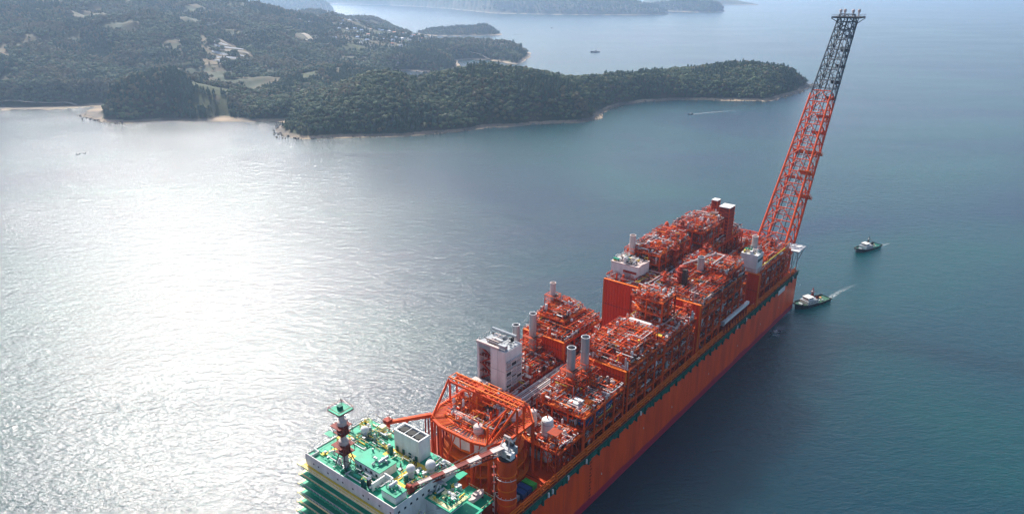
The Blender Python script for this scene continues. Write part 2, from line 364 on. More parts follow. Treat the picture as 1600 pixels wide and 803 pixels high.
# ------------------------------------------------------------------ fields, roads, jetty laid over the ground
def drape(name, quad, m, lift=.6, n=10):
    (a, b_, c, d) = [np.array(p, float) for p in quad]; b = B(m); vs = []
    for i in range(n + 1):
        for j in range(n + 1):
            u, v = i / n, j / n; p = (a * (1 - u) + b_ * u) * (1 - v) + (d * (1 - u) + c * u) * v; vs.append(p)
    P = np.array(vs); Z, _ = height(P[:, 0], P[:, 1])
    b.add([(p[0], p[1], z + lift) for p, z in zip(P, Z)], [(i * (n + 1) + j, i * (n + 1) + j + 1, (i + 1) * (n + 1) + j + 1, (i + 1) * (n + 1) + j) for i in range(n) for j in range(n)])
    return b.link(name, kind='structure')
def ribbon(name, pts, w, m, lift=.9):
    b = B(m); vs = []
    P = []
    for p, q in zip(pts, pts[1:]):
        for t in np.linspace(0, 1, 9)[:-1]: P.append((p[0] + (q[0] - p[0]) * t, p[1] + (q[1] - p[1]) * t))
    P.append(pts[-1])
    for i, p in enumerate(P):
        q = P[min(i + 1, len(P) - 1)]; o = P[max(i - 1, 0)]; d = Vector((q[0] - o[0], q[1] - o[1])).normalized(); nrm = (-d.y, d.x)
        for s in (-1, 1): vs.append((p[0] + nrm[0] * w * s, p[1] + nrm[1] * w * s))
    A = np.array(vs); Z, _ = height(A[:, 0], A[:, 1])
    b.add([(x, y, z + lift) for (x, y), z in zip(vs, np.repeat(Z.reshape(-1, 2).max(1), 2))], [(2 * i, 2 * i + 1, 2 * i + 3, 2 * i + 2) for i in range(len(P) - 1)])
    return b.link(name, kind='structure')
FIELDS = [[(-800, 1920), (-694, 1940), (-581, 1720), (-713, 1699)], [(-1438, 2306), (-1348, 2306), (-1211, 2052), (-1293, 2052)], [(-1179, 1678), (-1142, 1678), (-1084, 1599), (-1114, 1581)],
          [(-630, 1440), (-559, 1450), (-525, 1331), (-586, 1325)], [(-560, 2560), (-420, 2660), (-330, 2450), (-470, 2380)], [(-640, 2820), (-430, 2870), (-400, 2760), (-590, 2690)],
          [(-520, 2220), (-440, 2260), (-400, 2180), (-480, 2120)], [(-470, 1640), (-430, 1690), (-400, 1560), (-450, 1540)]]
FM = ['field', 'field', 'field', 'grass', 'grass', 'grass', 'grass', 'grass']
for q_, m_ in zip(FIELDS, FM): drape('field', q_, m_)
def lerp2(q, u, v):
    a, b, c, d = [np.array(p, float) for p in q]; return (a * (1 - u) + b * u) * (1 - v) + (d * (1 - u) + c * u) * v
for k in range(9):       # pale rows of film over the crop beds
    v0 = .08 + k * .10; q0 = FIELDS[0]
    sh = .25 * (k % 3) * .3
    drape('film_row', [lerp2(q0, .12 + sh, v0), lerp2(q0, .93 - sh * .5, v0), lerp2(q0, .93 - sh * .5, v0 + .045), lerp2(q0, .12 + sh, v0 + .045)], 'film' if k % 3 else 'road', 1.6)
ribbon('track', [(-670, 2344), (-640, 2275), (-585, 2185), (-600, 2147)], 7, 'road')
ribbon('village_road', [(-622, 2954), (-585, 3200), (-575, 3430)], 6, 'road')
ribbon('village_lane', [(-560, 2840), (-470, 2760), (-420, 2600), (-365, 2400), (-330, 2200), (-325, 2080)], 5, 'road')
ribbon('shore_track', [(-1180, 1450), (-1060, 1447), (-960, 1450), (-880, 1462)], 6, 'road')
ribbon('headland_lane', [(-180, 2470), (-160, 2420), (-100, 2398), (-40, 2340)], 5, 'road')
b = B('conc')
JP = [(-312, 2950), (-288, 3048), (-246, 3085)]
for p, q in zip(JP, JP[1:]): b.bar((*p, .6), (*q, .6), 5, 'conc', 4)
tag(b.link('breakwater'), 'grey concrete breakwater bent round the village harbour', 'breakwater')

# ------------------------------------------------------------------ woodland
def crown_mesh(name, kind, seed):
    r = random.Random(seed); b = B('leaf'); mm = {'pine': 'pine', 'broad': 'leaf', 'autumn': 'autumn'}[kind]
    b.m = mm
    b.bar((0, 0, 0), (.05, .03, 5.5 if kind == 'pine' else 3.6), .26, 'trunk', 5, .12)
    for k in range(3):
        a = r.random() * 6.28; b.bar((.02, .02, 2.6 + k * .6), (1.5 * math.cos(a), 1.5 * math.sin(a), 4.2 + k * .7), .10, 'trunk', 3, .04)
    nl = 70
    for i in range(nl):          # leaf clumps: small tilted, jagged sprays scattered through the crown's volume
        if kind == 'pine':
            t = r.random() ** .8; z = 2.0 + 8.2 * t; rad = (1 - t) * 2.7 + .35; a = r.random() * 6.283; rr = rad * (.45 + .55 * r.random())
            s = .75 + .7 * (1 - t) * r.random()
        else:
            z = r.gauss(0, 1); v = Vector((r.gauss(0, 1), r.gauss(0, 1), z)).normalized() * (r.random() ** .35)
            lob = 1 + .28 * math.sin(3 * math.atan2(v.y, v.x) + seed); a = math.atan2(v.y, v.x); rr = math.hypot(v.x, v.y) * 3.3 * lob; z = 5.0 + v.z * 2.6; s = .7 + .75 * r.random()
        c = Vector((rr * math.cos(a), rr * math.sin(a), z)); nrm = (c - Vector((0, 0, 3.2 if kind != 'pine' else z - .8))).normalized()
        nrm = (nrm + Vector((r.gauss(0, .45), r.gauss(0, .45), r.gauss(0, .45)))).normalized()
        u = nrm.orthogonal().normalized(); w = nrm.cross(u); vs = [c + nrm * .42 * s]
        m_ = 5
        for k in range(m_):
            an = 6.283 * k / m_ + r.random(); q = s * (.55 + .75 * r.random()); vs.append(c + u * q * math.cos(an) + w * q * math.sin(an) - nrm * .25 * r.random())
        b.add(vs, [(0, 1 + k, 1 + (k + 1) % m_) for k in range(m_)])
    return b.mesh(name)
TREES = [crown_mesh('tree', k, i + 3) for i, k in enumerate(['broad', 'broad', 'pine', 'autumn', 'pine', 'broad'])]
TNAME = ['dark green broadleaf tree', 'dark green broadleaf tree', 'dark conical pine', 'brown autumn tree', 'dark conical pine', 'dark green broadleaf tree']
def woods(x0, x1, y0, y1, step, poly=MAIN, ridges=RIDGES, base=14, bank=55, seed=1, thin=0, mind=12, clear=()):
    rs = np.random.RandomState(seed); xs = np.arange(x0, x1, step); ys = np.arange(y0, y1, step); X, Y = np.meshgrid(xs, ys)
    X = (X + (rs.rand(*X.shape) - .5) * step * .9).ravel(); Y = (Y + (rs.rand(*Y.shape) - .5) * step * .9).ravel()
    k = inside(X, Y, poly); X, Y = X[k], Y[k]
    Z, D = height(X, Y, poly, ridges, base, bank)
    k = D > mind + rs.rand(len(X)) * 4
    patch = fbm(X / 38 + 5, Y / 38 + 31, 3) + (rs.rand(len(X)) - .5) * .12
    for q in clear: k &= ~(inside(X, Y, q) & (patch < .10))
    if poly is MAIN: k &= ~((X < -390) & (Y > 1420) & (fbm(X / 75 + 3, Y / 75 + 50, 4) + (rs.rand(len(X)) - .5) * .1 > .125))
    if thin: k &= fbm(X / 70, Y / 70, 3) + rs.rand(len(X)) * .3 > thin
    if poly is MAIN: k &= ~((X > -400) & (Y > 2770))
    if poly is MAIN: k &= ~(inside(X, Y, BROWN) & (rs.rand(len(X)) < .62))
    k &= (np.abs(X) < Y * .78 + 40)
    X, Y, Z = X[k], Y[k], Z[k]
    sp = fbm(X / 90 + 40, Y / 90, 3); pine = (sp + rs.randn(len(X)) * .06 > .02); aut = (fbm(X / 60 + 9, Y / 60 + 70, 3) + rs.randn(len(X)) * .07 > np.where((X < -390) & (Y > 1420), .06, .19))
    aut = aut | (rs.rand(len(X)) < .03)
    kind = np.where(aut, 3, np.where(pine, np.where(rs.rand(len(X)) < .5, 2, 4), np.where(rs.rand(len(X)) < .5, 0, np.where(rs.rand(len(X)) < .5, 1, 5))))
    if poly is MAIN: kind = np.where(inside(X, Y, BROWN) & (rs.rand(len(X)) < .65), 3, kind)
    return X, Y, Z, kind, (.62 + .35 * rs.rand(len(X)) + .55 * rs.rand(len(X)) ** 4), rs.rand(len(X)) * 6.283
BROWN = [(-270, 2900), (70, 2640), (10, 2460), (-60, 2420), (-180, 2480), (-300, 2700)]
VILL = [(-640, 2830), (-440, 2960), (-300, 2930), (-230, 2800), (-260, 2560), (-330, 2260), (-420, 2170), (-530, 2200), (-600, 2450)]
clr = FIELDS + [[(-690, 2500), (-600, 2550), (-600, 2500), (-680, 2460)], [(-690, 2360), (-560, 2220), (-560, 2140), (-620, 2130)]]
near = woods(-1500, 800, 1120, 2000, 5.6, seed=2, clear=clr)
farw = woods(-2600, 100, 2000, 4000, 7.5, seed=3, clear=clr + [VILL])
vill = woods(-700, -150, 2000, 3000, 10, seed=9, clear=clr, thin=.10)
GN = {}
def scatter(name, data, sc=1.0):
    """one countless mass: crowns instanced on points"""
    X, Y, Z, kind, s, rot = data
    for kk in sorted(set(kind.tolist())):
        k = kind == kk; me = bpy.data.meshes.new(name); n = int(k.sum())
        if not n: continue
        me.vertices.add(n); me.vertices.foreach_set('co', np.stack([X[k], Y[k], Z[k] - .3], -1).ravel().astype(np.float32))
        for an, arr in (('size', s[k] * sc), ('turn', rot[k])):
            at = me.attributes.new(an, 'FLOAT', 'POINT'); at.data.foreach_set('value', arr.astype(np.float32))
        o = bpy.data.objects.new(name, me); C.objects.link(o); o['kind'] = 'stuff'
        if kk not in GN:
            proto = bpy.data.objects.new('tree', TREES[kk])
            g = bpy.data.node_groups.new('woodland', 'GeometryNodeTree')
            g.interface.new_socket('Geometry', in_out='INPUT', socket_type='NodeSocketGeometry'); g.interface.new_socket('Geometry', in_out='OUTPUT', socket_type='NodeSocketGeometry')
            gi = g.nodes.new('NodeGroupInput'); go = g.nodes.new('NodeGroupOutput'); oi = g.nodes.new('GeometryNodeObjectInfo'); oi.inputs['Object'].default_value = proto
            oi.inputs['As Instance'].default_value = True
            ip = g.nodes.new('GeometryNodeInstanceOnPoints')
            a1 = g.nodes.new('GeometryNodeInputNamedAttribute'); a1.data_type = 'FLOAT'; a1.inputs['Name'].default_value = 'size'
            a2 = g.nodes.new('GeometryNodeInputNamedAttribute'); a2.data_type = 'FLOAT'; a2.inputs['Name'].default_value = 'turn'
            cx = g.nodes.new('ShaderNodeCombineXYZ'); L = g.links
            L.new(gi.outputs[0], ip.inputs['Points']); L.new(oi.outputs['Geometry'], ip.inputs['Instance'])
            L.new(a1.outputs['Attribute'], ip.inputs['Scale']); L.new(a2.outputs['Attribute'], cx.inputs['Z']); L.new(cx.outputs[0], ip.inputs['Rotation'])
            L.new(ip.outputs[0], go.inputs[0]); GN[kk] = g
        md = o.modifiers.new('woodland', 'NODES'); md.node_group = GN[kk]
# the 300 trees that show largest (the front row along the headland shore) are trees of their own
X, Y, Z, kind, s, rot = near; s = s * 1.1
dist = np.hypot(X, Y) + np.where((X > -400) & (X < 200), 0, 400)
order = np.argsort(dist); own = order[:300]; rest = order[300:]
for i in own:
    o = inst(TREES[kind[i]], 'tree', loc=(X[i], Y[i], Z[i] - .2), rz=rot[i], scale=float(s[i]))
    tag(o, TNAME[kind[i]] + ' in the front row above the rocky headland shore', 'tree', TNAME[kind[i]] + 's fronting the headland shore')
scatter('woodland', tuple(a[rest] for a in near), 1.12); scatter('woodland', farw, 1.35); scatter('woodland', vill)
for (n_, poly_, rid_, st_), stp in zip(ISL[:1], (8,)):
    scatter('woodland', woods(-500, 0, 3380, 3750, stp, poly_, rid_, 6, 70, seed=4), 1.2)
for j, st2 in ((1, 22), (2, 18), (3, 22)):
    n_, poly_, rid_, st_ = ISL[j]; xs_ = [p[0] for p in poly_]; ys_ = [p[1] for p in poly_]
    scatter('woodland', woods(min(xs_), max(xs_), min(ys_), max(ys_), st2, poly_, rid_, 6, 70, seed=20 + j), 2.8)

# boulders along the waterline
def boulders():
    b = B('rock'); r = random.Random(4)
    for i in range(4, 34):
        p, q = MAIN[i], MAIN[i + 1]
        if 5 < i < 9: continue
        L = math.hypot(q[0] - p[0], q[1] - p[1])
        for k in range(int(L / 3.0)):
            t = r.random(); o = r.gauss(2.0, 4.5); dx, dy = (q[0] - p[0]) / L, (q[1] - p[1]) / L
            x, y = p[0] + dx * L * t - dy * o, p[1] + dy * L * t + dx * o; s = .5 + 1.9 * r.random() ** 2
            vs = []
            for a in range(5): an = a * 1.2566 + r.random() * .6; vs.append((x + s * 1.3 * math.cos(an) * (.7 + .6 * r.random()), y + s * math.sin(an) * (.7 + .6 * r.random()), -.6))
            for a in range(5): an = a * 1.2566 + r.random() * .6; vs.append((x + s * .7 * math.cos(an), y + s * .6 * math.sin(an), max(.3, o * .1) + s * (.5 + .7 * r.random())))
            b.add(vs, [(a, (a + 1) % 5, 5 + (a + 1) % 5, 5 + a) for a in range(5)] + [(5, 6, 7, 8, 9)])
    b.link('shore_rocks', kind='stuff')
boulders()

# ------------------------------------------------------------------ village
def house_mesh(roof):
    b = B('white'); b.box(-4.5, 4.5, -3.2, 3.2, -2, 3.2, 'white')
    z = 3.2; vs = [(-5, -3.8, z), (5, -3.8, z), (5, 3.8, z), (-5, 3.8, z), (-4.2, 0, z + 2), (4.2, 0, z + 2)]
    b.add(vs, [(0, 1, 5, 4), (2, 3, 4, 5), (3, 0, 4), (1, 2, 5), (0, 3, 2, 1)], roof)
    b.box(-1, .2, -3.3, -3.15, 0, 2.1, 'dark'); b.box(1.6, 3.2, -3.3, -3.15, 1, 2.2, 'glass')
    return b.mesh('house')
HM = {'blue': house_mesh('roofb'), 'grey': house_mesh('roofg'), 'orange': house_mesh('roofo')}
rv = random.Random(12); hp = []
while len(hp) < 105:
    x, y = rv.uniform(-640, -225), rv.uniform(2150, 2950)
    if not bool(inside(np.array([x]), np.array([y]), VILL)[0]) or any((x - a) ** 2 + (y - c) ** 2 < 180 for a, c in hp): continue
    dens = math.exp(-((x + 420) / 130) ** 2 - ((y - 2640) / 260) ** 2) + .12
    if rv.random() > dens: continue
    hp.append((x, y))
hz, hd = height([p[0] for p in hp], [p[1] for p in hp])
for (x, y), z, d in zip(hp, hz, hd):
    if d < 8: continue
    k = rv.choice(['blue', 'blue', 'grey', 'grey', 'orange']); sc = rv.uniform(.8, 1.5)
    tag(inst(HM[k], 'house', loc=(x, y, z), rz=rv.uniform(-.6, .6), scale=sc), 'small white house with %s roof in the low village behind the headland' % k, 'house', 'houses with %s roofs in the village' % k)
for i, (x, y, w) in enumerate([(-684, 2489, 26), (-655, 2515, 30), (-628, 2535, 22), (-700, 2478, 14)]):
    z = float(height([x], [y])[0][0]); g = B('film'); n = 7
    for r0 in range(2):
        prof = [(math.cos(math.pi * k / n) * 5, math.sin(math.pi * k / n) * 4) for k in range(n + 1)]; oy = r0 * 10.5
        vs = [(-w / 2, oy + p, q) for p, q in prof] + [(w / 2, oy + p, q) for p, q in prof]
        g.add(vs, [(k, k + 1, n + 2 + k, n + 1 + k) for k in range(n)] + [tuple(range(n, -1, -1)), tuple(range(n + 1, 2 * n + 2))])
    tag(g.link('greenhouse', loc=(x, y, z)), 'white film greenhouse in the row on the slope by the pale track', 'greenhouse', 'white greenhouses above the track')

# ------------------------------------------------------------------ boats
def hull_form(b, L, Wd, H, m, deck, bow=.55, rise=.8, n=9, stern=.82):
    """sharp or rounded bow at +x, transom at -x, sheer line rising to the bow"""
    st = []
    for i in range(n + 1):
        t = i / n; x = -L / 2 + L * t
        w = Wd / 2 * (min(1, stern + t * .6) if t < .4 else 1); 
        if t > 1 - bow * .6: u = (t - (1 - bow * .6)) / (bow * .6); w = Wd / 2 * max(.06, math.sqrt(max(0, 1 - u ** 2.2)))
        st.append((x, w, H + rise * max(0, (t - .45) / .55) ** 2 * H))
    vs = []
    for x, w, h in st: vs += [(x - (.02 * L if x > 0 else 0), -w * .8, -1.2), (x, -w, h), (x, w, h), (x - (.02 * L if x > 0 else 0), w * .8, -1.2)]
    fs = []
    for i in range(n):
        o = 4 * i; fs += [(o, o + 4, o + 5, o + 1), (o + 2, o + 6, o + 7, o + 3)]
    fs += [(0, 1, 2, 3), (4 * n + 3, 4 * n + 2, 4 * n + 1, 4 * n)]
    b.add(vs, fs, m); dv = []
    for x, w, h in st: dv += [(x, -w * .95, h - .7), (x, w * .95, h - .7)]
    b.add(dv, [(2 * i, 2 * i + 2, 2 * i + 3, 2 * i + 1) for i in range(n)], deck)
    return st
def tug(loc, rz, label, s=1.0, bow_col='tugdeck', mast='brown', deckcol='tugdeck'):
    t = empty('tugboat', loc, rz, label=label, cat='tugboat', group='tugboats attending the vessel'); t.scale = (s,) * 3
    b = B('hullt'); st = hull_form(b, 38, 11.5, 2.6, 'hullt', deckcol); b.link('hull', t)
    f = B('rubber')
    for (x, w, h), (x2, w2, h2) in zip(st, st[1:]):
        for sg in (-1, 1): f.bar((x, sg * w * 1.02, h - .15), (x2, sg * w2 * 1.02, h2 - .15), .45, 'rubber', 6)
    f.link('fender', t)
    for i in range(7):
        for sg in (-1, 1):
            x, w, h = st[2 + i]
            ty = B('rubber'); ty.lathe(0, 0, [(.45, -.25), (.85, -.2), (.85, .2), (.45, .25)], n=8); o = ty.link('tyre', t, loc=(x, sg * (w + .25), h - 1.3)); o.rotation_euler = (R(90), 0, 0)
    d = B('white'); d.box(-4, 8.5, -3.9, 3.9, 1.9, 5.0, 'white'); d.box(-4.0, 9.0, -4.2, 4.2, 5.0, 5.25, 'grey')
    for k in range(6): d.box(-2.6 + 1.8 * k, -1.7 + 1.8 * k, -3.96, 3.96, 3.2, 4.1, 'glass')
    d.link('deckhouse', t)
    w = B('white'); w.box(1.2, 7.2, -2.7, 2.7, 5.25, 6.3, 'white'); w.box(1.3, 7.1, -2.6, 2.6, 6.3, 7.35, 'glass'); w.box(.8, 7.6, -3.1, 3.1, 7.35, 7.7, 'white')
    for yy in (-2.62, -.9, .9, 2.62): w.bar((7.12, yy, 6.2), (7.12, yy, 7.4), .09, 'white')
    w.link('wheelhouse', t)
    for sg in (-1, 1):
        k = B('dark'); k.box(-4.8, -2.6, sg * 2.4 - .7, sg * 2.4 + .7, 1.9, 7.4, mast); k.box(-4.6, -2.8, sg * 2.4 - .5, sg * 2.4 + .5, 7.4, 7.9, 'black'); k.link('funnel', t)
    m_ = B(mast); m_.bar((.2, 0, 5.2), (-.4, 0, 14.5), .42, mast, 6, .2); m_.box(-1.0, .6, -1.5, 1.5, 10.6, 10.8, mast); m_.box(-.7, .3, -.9, .9, 12.6, 12.8, mast); m_.ball(.4, 0, 11.4, .55, 'white', 8, 5); m_.link('mast', t)
    wn = B('grey'); wn.bar((12.2, -1.8, 2.9), (12.2, 1.8, 2.9), 1.0, 'grey', 10); wn.box(11, 13.4, -2.1, -1.8, 1.9, 3.6, 'dark'); wn.box(11, 13.4, 1.8, 2.1, 1.9, 3.6, 'dark'); wn.link('winch', t)
    a = B('grey'); a.bar((-9, -2.3, 1.9), (-9, -1.9, 4.1), .22, 'cream'); a.bar((-9, 2.3, 1.9), (-9, 1.9, 4.1), .22, 'cream'); a.bar((-9, -2, 4.1), (-9, 2, 4.1), .25, 'cream'); a.link('towing_bow', t)
    rl = B('cream')
    for x, w_, h in st:
        for sg in (-1, 1): rl.bar((x, sg * w_ * .97, h), (x, sg * w_ * .97, h + 1), .06, 'cream')
    rl.link('railing', t)
    c = B('white'); c.capsule((-11, 2.6, 2.5), (-9.4, 2.6, 2.5), .5, 'white'); c.box(-13.5, -12, -2, -.6, 1.9, 2.8, 'oran'); c.box(-7.5, -6, 1, 2.6, 1.9, 3, 'white'); c.link('deck_gear', t)
    return t
tug((234, 511, 0), math.atan2(498 - 522, 212 - 253), 'white and dark tugboat with a maroon mast pressed against the red hull', .98)
tug((335, 634, 0), math.atan2(621 - 644, 317 - 352), 'dark tugboat with a bright green stern deck alone in open water', .92, deckcol='dgreen', mast='dark')
def small_boat(loc, rz, L, label, cat, cabin=True, name='fishing_boat'):
    t = empty(name, loc, rz, label=label, cat=cat); b = B('hullt'); hull_form(b, L, L * .28, L * .07, 'hullt', 'grey'); b.link('hull', t)
    if cabin:
        c = B('white'); h = L * .07; c.box(-L * .18, L * .08, -L * .09, L * .09, h * .4, h + L * .10, 'white'); c.box(-L * .17, L * .085, -L * .092, L * .092, h + L * .045, h + L * .08, 'glass'); c.box(-L * .2, L * .1, -L * .1, L * .1, h + L * .10, h + L * .12, 'grey'); c.link('cabin', t)
        m_ = B('dark'); m_.bar((-L * .1, 0, L * .1), (-L * .1, 0, L * .33), L * .012, 'dark'); m_.link('mast', t)
    return t
small_boat((-633, 1030, 0), R(15), 7, 'tiny dark boat alone in the glare off the left shore, nearer its stern companion', 'boat')['label'] = 'slightly larger of two tiny dark boats in the sun glare'
small_boat((-627, 1036, 0), R(40), 5, 'smaller of two tiny dark boats in the sun glare', 'boat')
bt = small_boat((294, 2627, 0), R(178), 33, 'dark ferry shaped boat alone on the pale strait beyond the headland', 'boat', name='coaster')
small_boat((338, 1365, 0), R(190), 11, 'small speedboat trailing a white wake off the headland beach', 'boat', name='speedboat')
small_boat((213, 4026, 0), R(-30), 16, 'tiny far boat drawing a pale wake beyond the islets', 'boat')
small_boat((190, 462, 0), R(20), 9, 'small white workboat close under the side of the red hull', 'boat', name='workboat')
small_boat((-262, 2052, 0), R(20), 11, 'white boat moored at the shore of the village inlet', 'boat'); small_boat((-240, 2040, 0), R(-15), 11, 'white boat moored at the right end of the village inlet', 'boat')
rb = B('wood')
for k in range(5): rb.box(-30 + 12 * k, -20 + 12 * k, -4, 4, -.2, .8, 'wood')
tag(rb.link('fish_farm_raft', loc=(36, 3535, 0)), 'low wooden fish farm raft floating right of the wooded islet', 'raft')
def wake(name, pts, w0, w1, label):
    b = B('foam'); n = 26; vs = []; fade = []
    P = []
    for i in range(n + 1):
        t = i / n * (len(pts) - 1); k = min(int(t), len(pts) - 2); f = t - k; P.append((pts[k][0] + (pts[k + 1][0] - pts[k][0]) * f, pts[k][1] + (pts[k + 1][1] - pts[k][1]) * f))
    for i, p in enumerate(P):
        q = P[min(i + 1, n)]; o = P[max(i - 1, 0)]; d = Vector((q[0] - o[0], q[1] - o[1])).normalized(); t = i / n; w = w0 + (w1 - w0) * t
        for s_, fd in ((-1, 0), (-.4, 1), (.4, 1), (1, 0)):
            vs.append((p[0] - d.y * w * s_, p[1] + d.x * w * s_, .06)); fade.append(fd * (1 - t) ** .8)
    b.add(vs, [(4 * i + k, 4 * i + k + 1, 4 * i + 5 + k, 4 * i + 4 + k) for i in range(n) for k in range(3)])
    o = b.link(name, kind='stuff'); at = o.data.attributes.new('fade', 'FLOAT', 'POINT'); at.data.foreach_set('value', fade)
    return o
wake('wake', [(343, 1366), (381, 1386), (440, 1408)], 3, 8, '')
wake('wake', [(213, 4026), (123, 4141), (0, 4200)], 4, 14, '')
wake('wake', [(254, 523), (268, 536), (288, 551)], 2.6, 1.8, '')
wake('wake', [(352, 644), (366, 651)], 2.2, 1.5, '')
wake('wake', [(187, 458), (196, 470), (200, 474)], 4.5, 3, '')
wake('wake', [(214, 500), (206, 492), (200, 490)], 4, 4, '')

# ------------------------------------------------------------------ the production vessel (x along the hull, y to port, z up, metres)
V = empty('production_vessel', (-77.52, 189.50, 0), 0.894995, label='huge orange red floating gas production vessel with stacked process modules and leaning flare tower', cat='vessel')
DZ = 30.9
rv = random.Random(21)
def hull():
    b = B('hull'); c = 2.2; vs = []
    ring = [(-24, -33), (432 - c, -33), (432, -33 + c), (432, 33 - c), (432 - c, 33), (-24, 33)]
    for z in (-4, 2.0, DZ - 2.2, DZ): vs += [(x, y, z) for x, y in ring]
    n = 6; b.add(vs, [(i * n + k, i * n + (k + 1) % n, (i + 1) * n + (k + 1) % n, (i + 1) * n + k) for i in range(3) for k in range(n)], 'hull')
    b.add(vs[-n:], [tuple(range(n))], 'deck')
    h = b.link('hull', V)
    # green sheer band with its overhanging walkway
    g = B('dgreen')
    for i in range(152):
        x = -22 + i * 2.97; r = rv.random()
        g.box(x, x + 2.7, -33.4 - .6 * r, -33.02, DZ - 2.3 - 1.2 * rv.random() ** 2, DZ - .4, 'dgreen')
        if i % 3 == 0: g.box(x, x + .5, -34.3, -33.02, DZ - 3.7 - .8 * r, DZ - .2, 'dgreen')
        if rv.random() < .06: g.box(x + .4, x + 1.1, -34.6, -34.0, DZ - 2, DZ + .3, 'white')
    g.box(-22, 431, -33.9, -32.4, DZ - .4, DZ - .12, 'dgreen'); g.link('green_walkway', h)
    rl = B('dgreen')
    for i in range(180): rl.bar((-21 + 2.5 * i, -33.7, DZ - .2), (-21 + 2.5 * i, -33.7, DZ + 1.1), .06, 'dgreen')
    for zz in (.6, 1.1): rl.bar((-21, -33.7, DZ + zz), (431, -33.7, DZ + zz), .06, 'dgreen')
    rl.link('railing', h)
    p = B('oran')
    for y, z, r, m in ((-31.6, DZ + 1.7, .45, 'oran'), (-30.7, DZ + 1.5, .35, 'red'), (-32.3, DZ + .9, .3, 'oran'), (-31.6, DZ + 3.2, .28, 'oran')): p.bar((66, y, z), (428, y, z), r, m, 6)
    for i in range(60): p.box(67 + 6 * i, 67.5 + 6 * i, -32.6, -30.3, DZ, DZ + 3.0 - (i % 2), 'oran')
    p.link('deck_edge_pipes', h)
    mk = B('white')
    for i in range(9):
        x = 105 + 42 * i + rv.uniform(-6, 6); z = 13 + rv.uniform(-2, 4); mk.box(x, x + .35, -33.06, -33.0, z, z + 1.3, 'white'); mk.box(x, x + .9, -33.06, -33.0, z, z + .3, 'white')
    mk.link('hull_marks', h)
    dm = B('dark')
    for k in range(13):
        dm.box(141.5, 142.3, -33.05, -33.0, 4 + 1.9 * k, 4.8 + 1.9 * k, 'brown')
        if k % 2: dm.box(142.5, 143.0, -33.05, -33.0, 4 + 1.9 * k, 4.8 + 1.9 * k, 'brown')
    dm.link('draught_marks', h)
    # white panel and black characters on the far end of the sheer strake
    pl = B('white'); pl.box(384, 398, -34.75, -34.68, DZ - 4.4, DZ - .6, 'white'); pl.link('name_panel', h)
    # main-deck plating tiles: bays between the module stools
    for i in range(24):
        for j in range(4):
            if rv.random() < .85:
                t = B('deck'); t.box(66 + 15 * i, 80.4 + 15 * i, -29.5 + 14.5 * j, -15.6 + 14.5 * j, DZ + .01, DZ + .06 + .02 * ((i + j) % 3), rv.choice(['deck', 'red2', 'deck', 'red'])); t.link('deck_plate', h)
hull()

